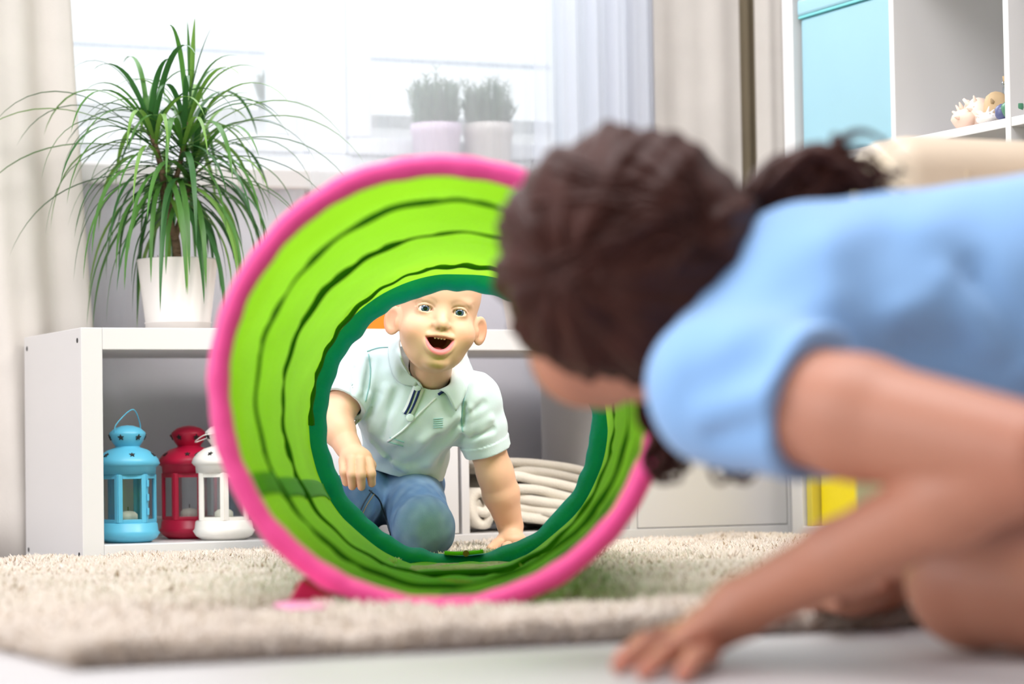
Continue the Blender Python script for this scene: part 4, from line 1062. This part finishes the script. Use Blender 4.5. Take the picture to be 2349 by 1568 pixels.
for P_, s_, col in [(k, .016, (206, 112, 98)) for k in LHK]+[(k, .012, (212, 118, 106)) for k in LHT]+[(ELB, .05, (192, 118, 94)), (KNL, .06, (178, 108, 84))]:
    C = paint(C, .5*np.exp(-(np.linalg.norm(WV-np.array(P_), axis=1)/s_)**2), col)
lips = np.exp(-(np.linalg.norm(WV-at(1305, 832, 2.597), axis=1)/.014)**2); C = paint(C, lips, (196, 92, 92))
for ex_, D_ in ((1255, 2.575), (1345, 2.60)): C = paint(C, .8*np.exp(-(np.linalg.norm(WV-at(ex_, 712, D_), axis=1)/.009)**2), (70, 48, 40))
mom = thing('person', 'dark-haired woman in a light blue t-shirt on hands and knees in the foreground', 'person', (float(at(2200, 1000, 2.45)[0]), float(at(2200, 1000, 2.45)[1]), 0))
obj('body', WV, WF, MAT['wskin'], mom, smooth=True, col=C)
# t-shirt
CUF = .70*SHL+.30*ELB
def tee_base(p):
    d = seg(p, CHE+CR*.01+CU*.009, at(2890, 735, 2.55), .122, .168)
    d = smin(d, seg(p, at(1700, 780, 2.45), CHE, .085, .11), .04)
    d = smin(d, chain(p, [CHE, SHL, CUF], [.09, .066, .0660], .02), .045)
    return smin(d, chain(p, [CHE, SHR, .7*SHR+.3*ELR], [.09, .064, .064], .02), .045)
qV, qF = sdf_mesh(tee_base, wlo, whi, .012); qb2 = bvh_of(qV, qF)
def tf(x, y): r = hit(qb2, x, y); return r if r is not None else at(x, y, 2.35)
WFR = [(tf(*a_), tf(*b_), w_, h_) for a_, b_, w_, h_ in (((1880, 770), (2120, 700), .018, .007), ((1900, 800), (2200, 790), .014, -.008), ((1620, 960), (1790, 900), .016, .006), ((1640, 1000), (1790, 960), .012, -.006), ((1600, 880), (1740, 830), .02, -.004),
       ((1720, 760), (1900, 690), .022, .005), ((2180, 640), (2330, 830), .020, .008), ((2240, 620), (2345, 800), .016, -.009), ((2060, 560), (2200, 640), .03, -.005), ((1900, 560), (2080, 520), .03, .005), ((2080, 800), (2300, 850), .014, -.006))]
aWL = f32(CUF-SHL); aWL /= np.linalg.norm(aWL); CUR = .7*SHR+.3*ELR; aWR = f32(CUR-SHR); aWR /= np.linalg.norm(aWR)
def tee_sdf(p):
    b = tee_base(p); o = b-ridges(p, WFR)-.002*vnoise(p*10, 51)
    d = np.maximum(o, -(b+.016))
    for c_, ax, sh_ in ((CUF, aWL, SHL), (CUR, aWR, SHR)):
        v = p-f32(c_); t = v@ax; rad = vlen(v-t[:, None]*ax)
        d = np.maximum(d, np.where((rad < .082) & (t < .12), np.where(rad < .0, -1, t), -1))
    d = np.maximum(d, -seg(p, at(1430, 760, 2.48), at(1600, 790, 2.465), .075, .060))
    return np.maximum(d, (p-f32(at(2790, 800, 2.5)))@f32(CR))
TV, TF = sdf_mesh(tee_sdf, wlo, whi, .0042, margin=2.2)
obj('t_shirt', TV, TF, MAT['tee'], mom, smooth=True)
# shorts at the hips
MAT['shorts'] = M('denim_shorts', (70, 92, 128), .9, noise=(40, .12), bump=(500, .4, .001))
def shorts_sdf(p):
    d = smin(seg(p, PEL, HIPL, .137, .122), seg(p, PEL, HIPR, .137, .122), .04)
    d = smin(d, seg(p, HIPL, .54*HIPL+.46*KNL, .114, .098), .03); d = smin(d, seg(p, HIPR, .54*HIPR+.46*KNR, .114, .098), .03)
    return np.maximum(d, -((p-f32(at(2690, 800, 2.5)))@f32(CR)))
V_, F_ = sdf_mesh(shorts_sdf, wlo, whi+np.array((.3, .3, 0)), .007)
obj('shorts', V_, F_, MAT['shorts'], mom, smooth=True)
# hair: a thick cap with strand relief, gathered at the nape, and loose curly locks
HAW = head_axes(math.radians(10), math.radians(-25), 0.0); HCW = at(1415, 592, 2.465)
def hair_sdf(p):
    d = ell(p, HCW, (.1135, .112, .1165), HAW)
    d = smin(d, ell(p, at(1500, 485, 2.45), (.078, .08, .066), HAW), .03)
    d = smin(d, ell(p, at(1560, 660, 2.43), (.066, .07, .082), HAW), .03)
    d = smin(d, seg(p, at(1585, 560, 2.43), at(1700, 545, 2.46), .055, .030), .03)
    # face opening towards the tunnel
    d = smax(d, -ell(p, at(1262, 800, 2.66), (.095, .120, .105), HAW), .02)
    q_ = (p-f32(HCW))@f32(HAW).T
    ang = np.arctan2(q_[:, 0], q_[:, 2]+.02); r_ = q_[:, 1]
    w_ = .0016*np.sin(ang*34+r_*40+2*np.sin(ang*5))+.0030*np.sin(ang*11+r_*50+1.0)+.003*vnoise(p*14, 61)
    return d+w_
V_, F_ = sdf_mesh(hair_sdf, at(1050, 960, 2.1)-np.array((.15, .1, 0)), at(1790, 240, 2.8)+np.array((.15, .15, .02)), .0036)
cap_ = obj('hair', V_, F_, MAT['hair'], mom, smooth=True)
rh = np.random.default_rng(5)
def lock(P, r0, curl, turns, n=60, taper=True):
    P = bez(P, n); T_ = np.gradient(P, axis=0); T_ /= np.linalg.norm(T_, axis=1)[:, None]
    u = np.cross(T_, (0.1, .2, 1)); u /= np.linalg.norm(u, axis=1)[:, None]; w_ = np.cross(T_, u); t = np.linspace(0, 1, n); ph = rh.uniform(0, 6.28)
    Q = P+(u*np.cos(t*turns*6.283+ph)[:, None]+w_*np.sin(t*turns*6.283+ph)[:, None])*(curl*np.minimum(1, t*3))[:, None]
    MB().tube(Q, r0*(np.clip((1.02-t)*2.2, .12, 1) if taper else 1), 7).build('hair_lock', MAT['hair'], mom, smooth=True)
def jit(s): return rh.normal(0, s, 3)
# ponytail thrown over the shoulder and back
for k in range(34):
    s = rh.uniform(-1, 1); e = rh.uniform(0, 1)
    lock([at(1690, 545, 2.46)+jit(.010), at(1750+18*s, 488+22*s, 2.47)+jit(.012), at(1840+22*s, 408+30*s, 2.48)+jit(.014), at(1930+25*s, 404+32*s, 2.48)+jit(.014), at(1990+60*e, 412+24*s, 2.47)+jit(.016)], rh.uniform(.0045, .0075), rh.uniform(.003, .007), rh.uniform(.8, 1.8))
# locks falling in front of the near shoulder, below the sleeve
for k in range(11):
    lock([at(1500, 830, 2.50)+jit(.008), at(1505, 930, 2.50)+jit(.008), at(1515, 1010, 2.49)+jit(.010), at(1525+rh.uniform(-15, 25), 1065, 2.49)+jit(.008), at(1545+rh.uniform(-30, 40), 1085, 2.48)+jit(.006)], rh.uniform(.003, .005), .008, 2.2)
for k in range(8):
    lock([at(1540, 860, 2.50)+jit(.006), at(1580, 960, 2.50)+jit(.008), at(1620, 1040, 2.49)+jit(.010), at(1670+rh.uniform(-10, 20), 1085, 2.49)+jit(.008), at(1690+rh.uniform(-20, 10), 1060, 2.48)+jit(.008), at(1655, 1050, 2.48)+jit(.006)], rh.uniform(.002, .0042), .007, 2.4)
# strands over the cap, sweeping back from the brow to the nape
cb_ = bvh_of(V_, F_)
for k in range(40):
    x0, y0 = rh.uniform(1150, 1560), rh.uniform(330, 640); pts = []
    for t in np.linspace(0, 1, 6):
        x = x0+(1660-x0)*t*rh.uniform(.92, 1.0); y = y0+(600-y0)*t-60*math.sin(math.pi*t); h_ = hit(cb_, x, y, .0005)
        if h_ is not None: pts.append(h_)
    if len(pts) > 3: lock(pts, rh.uniform(.0022, .0042), .001, .6, n=40)
MB().tube([tuple(at(1715, 545, 2.462)+np.array((0, 0, .0))+CF*.036*math.cos(a)+CU*.034*math.sin(a)) for a in np.linspace(0, 6.283, 26, endpoint=False)], .008, 8, closed=True).build('hair_tie', M('dark_hair_tie', (30, 52, 60), .7), mom, smooth=True)
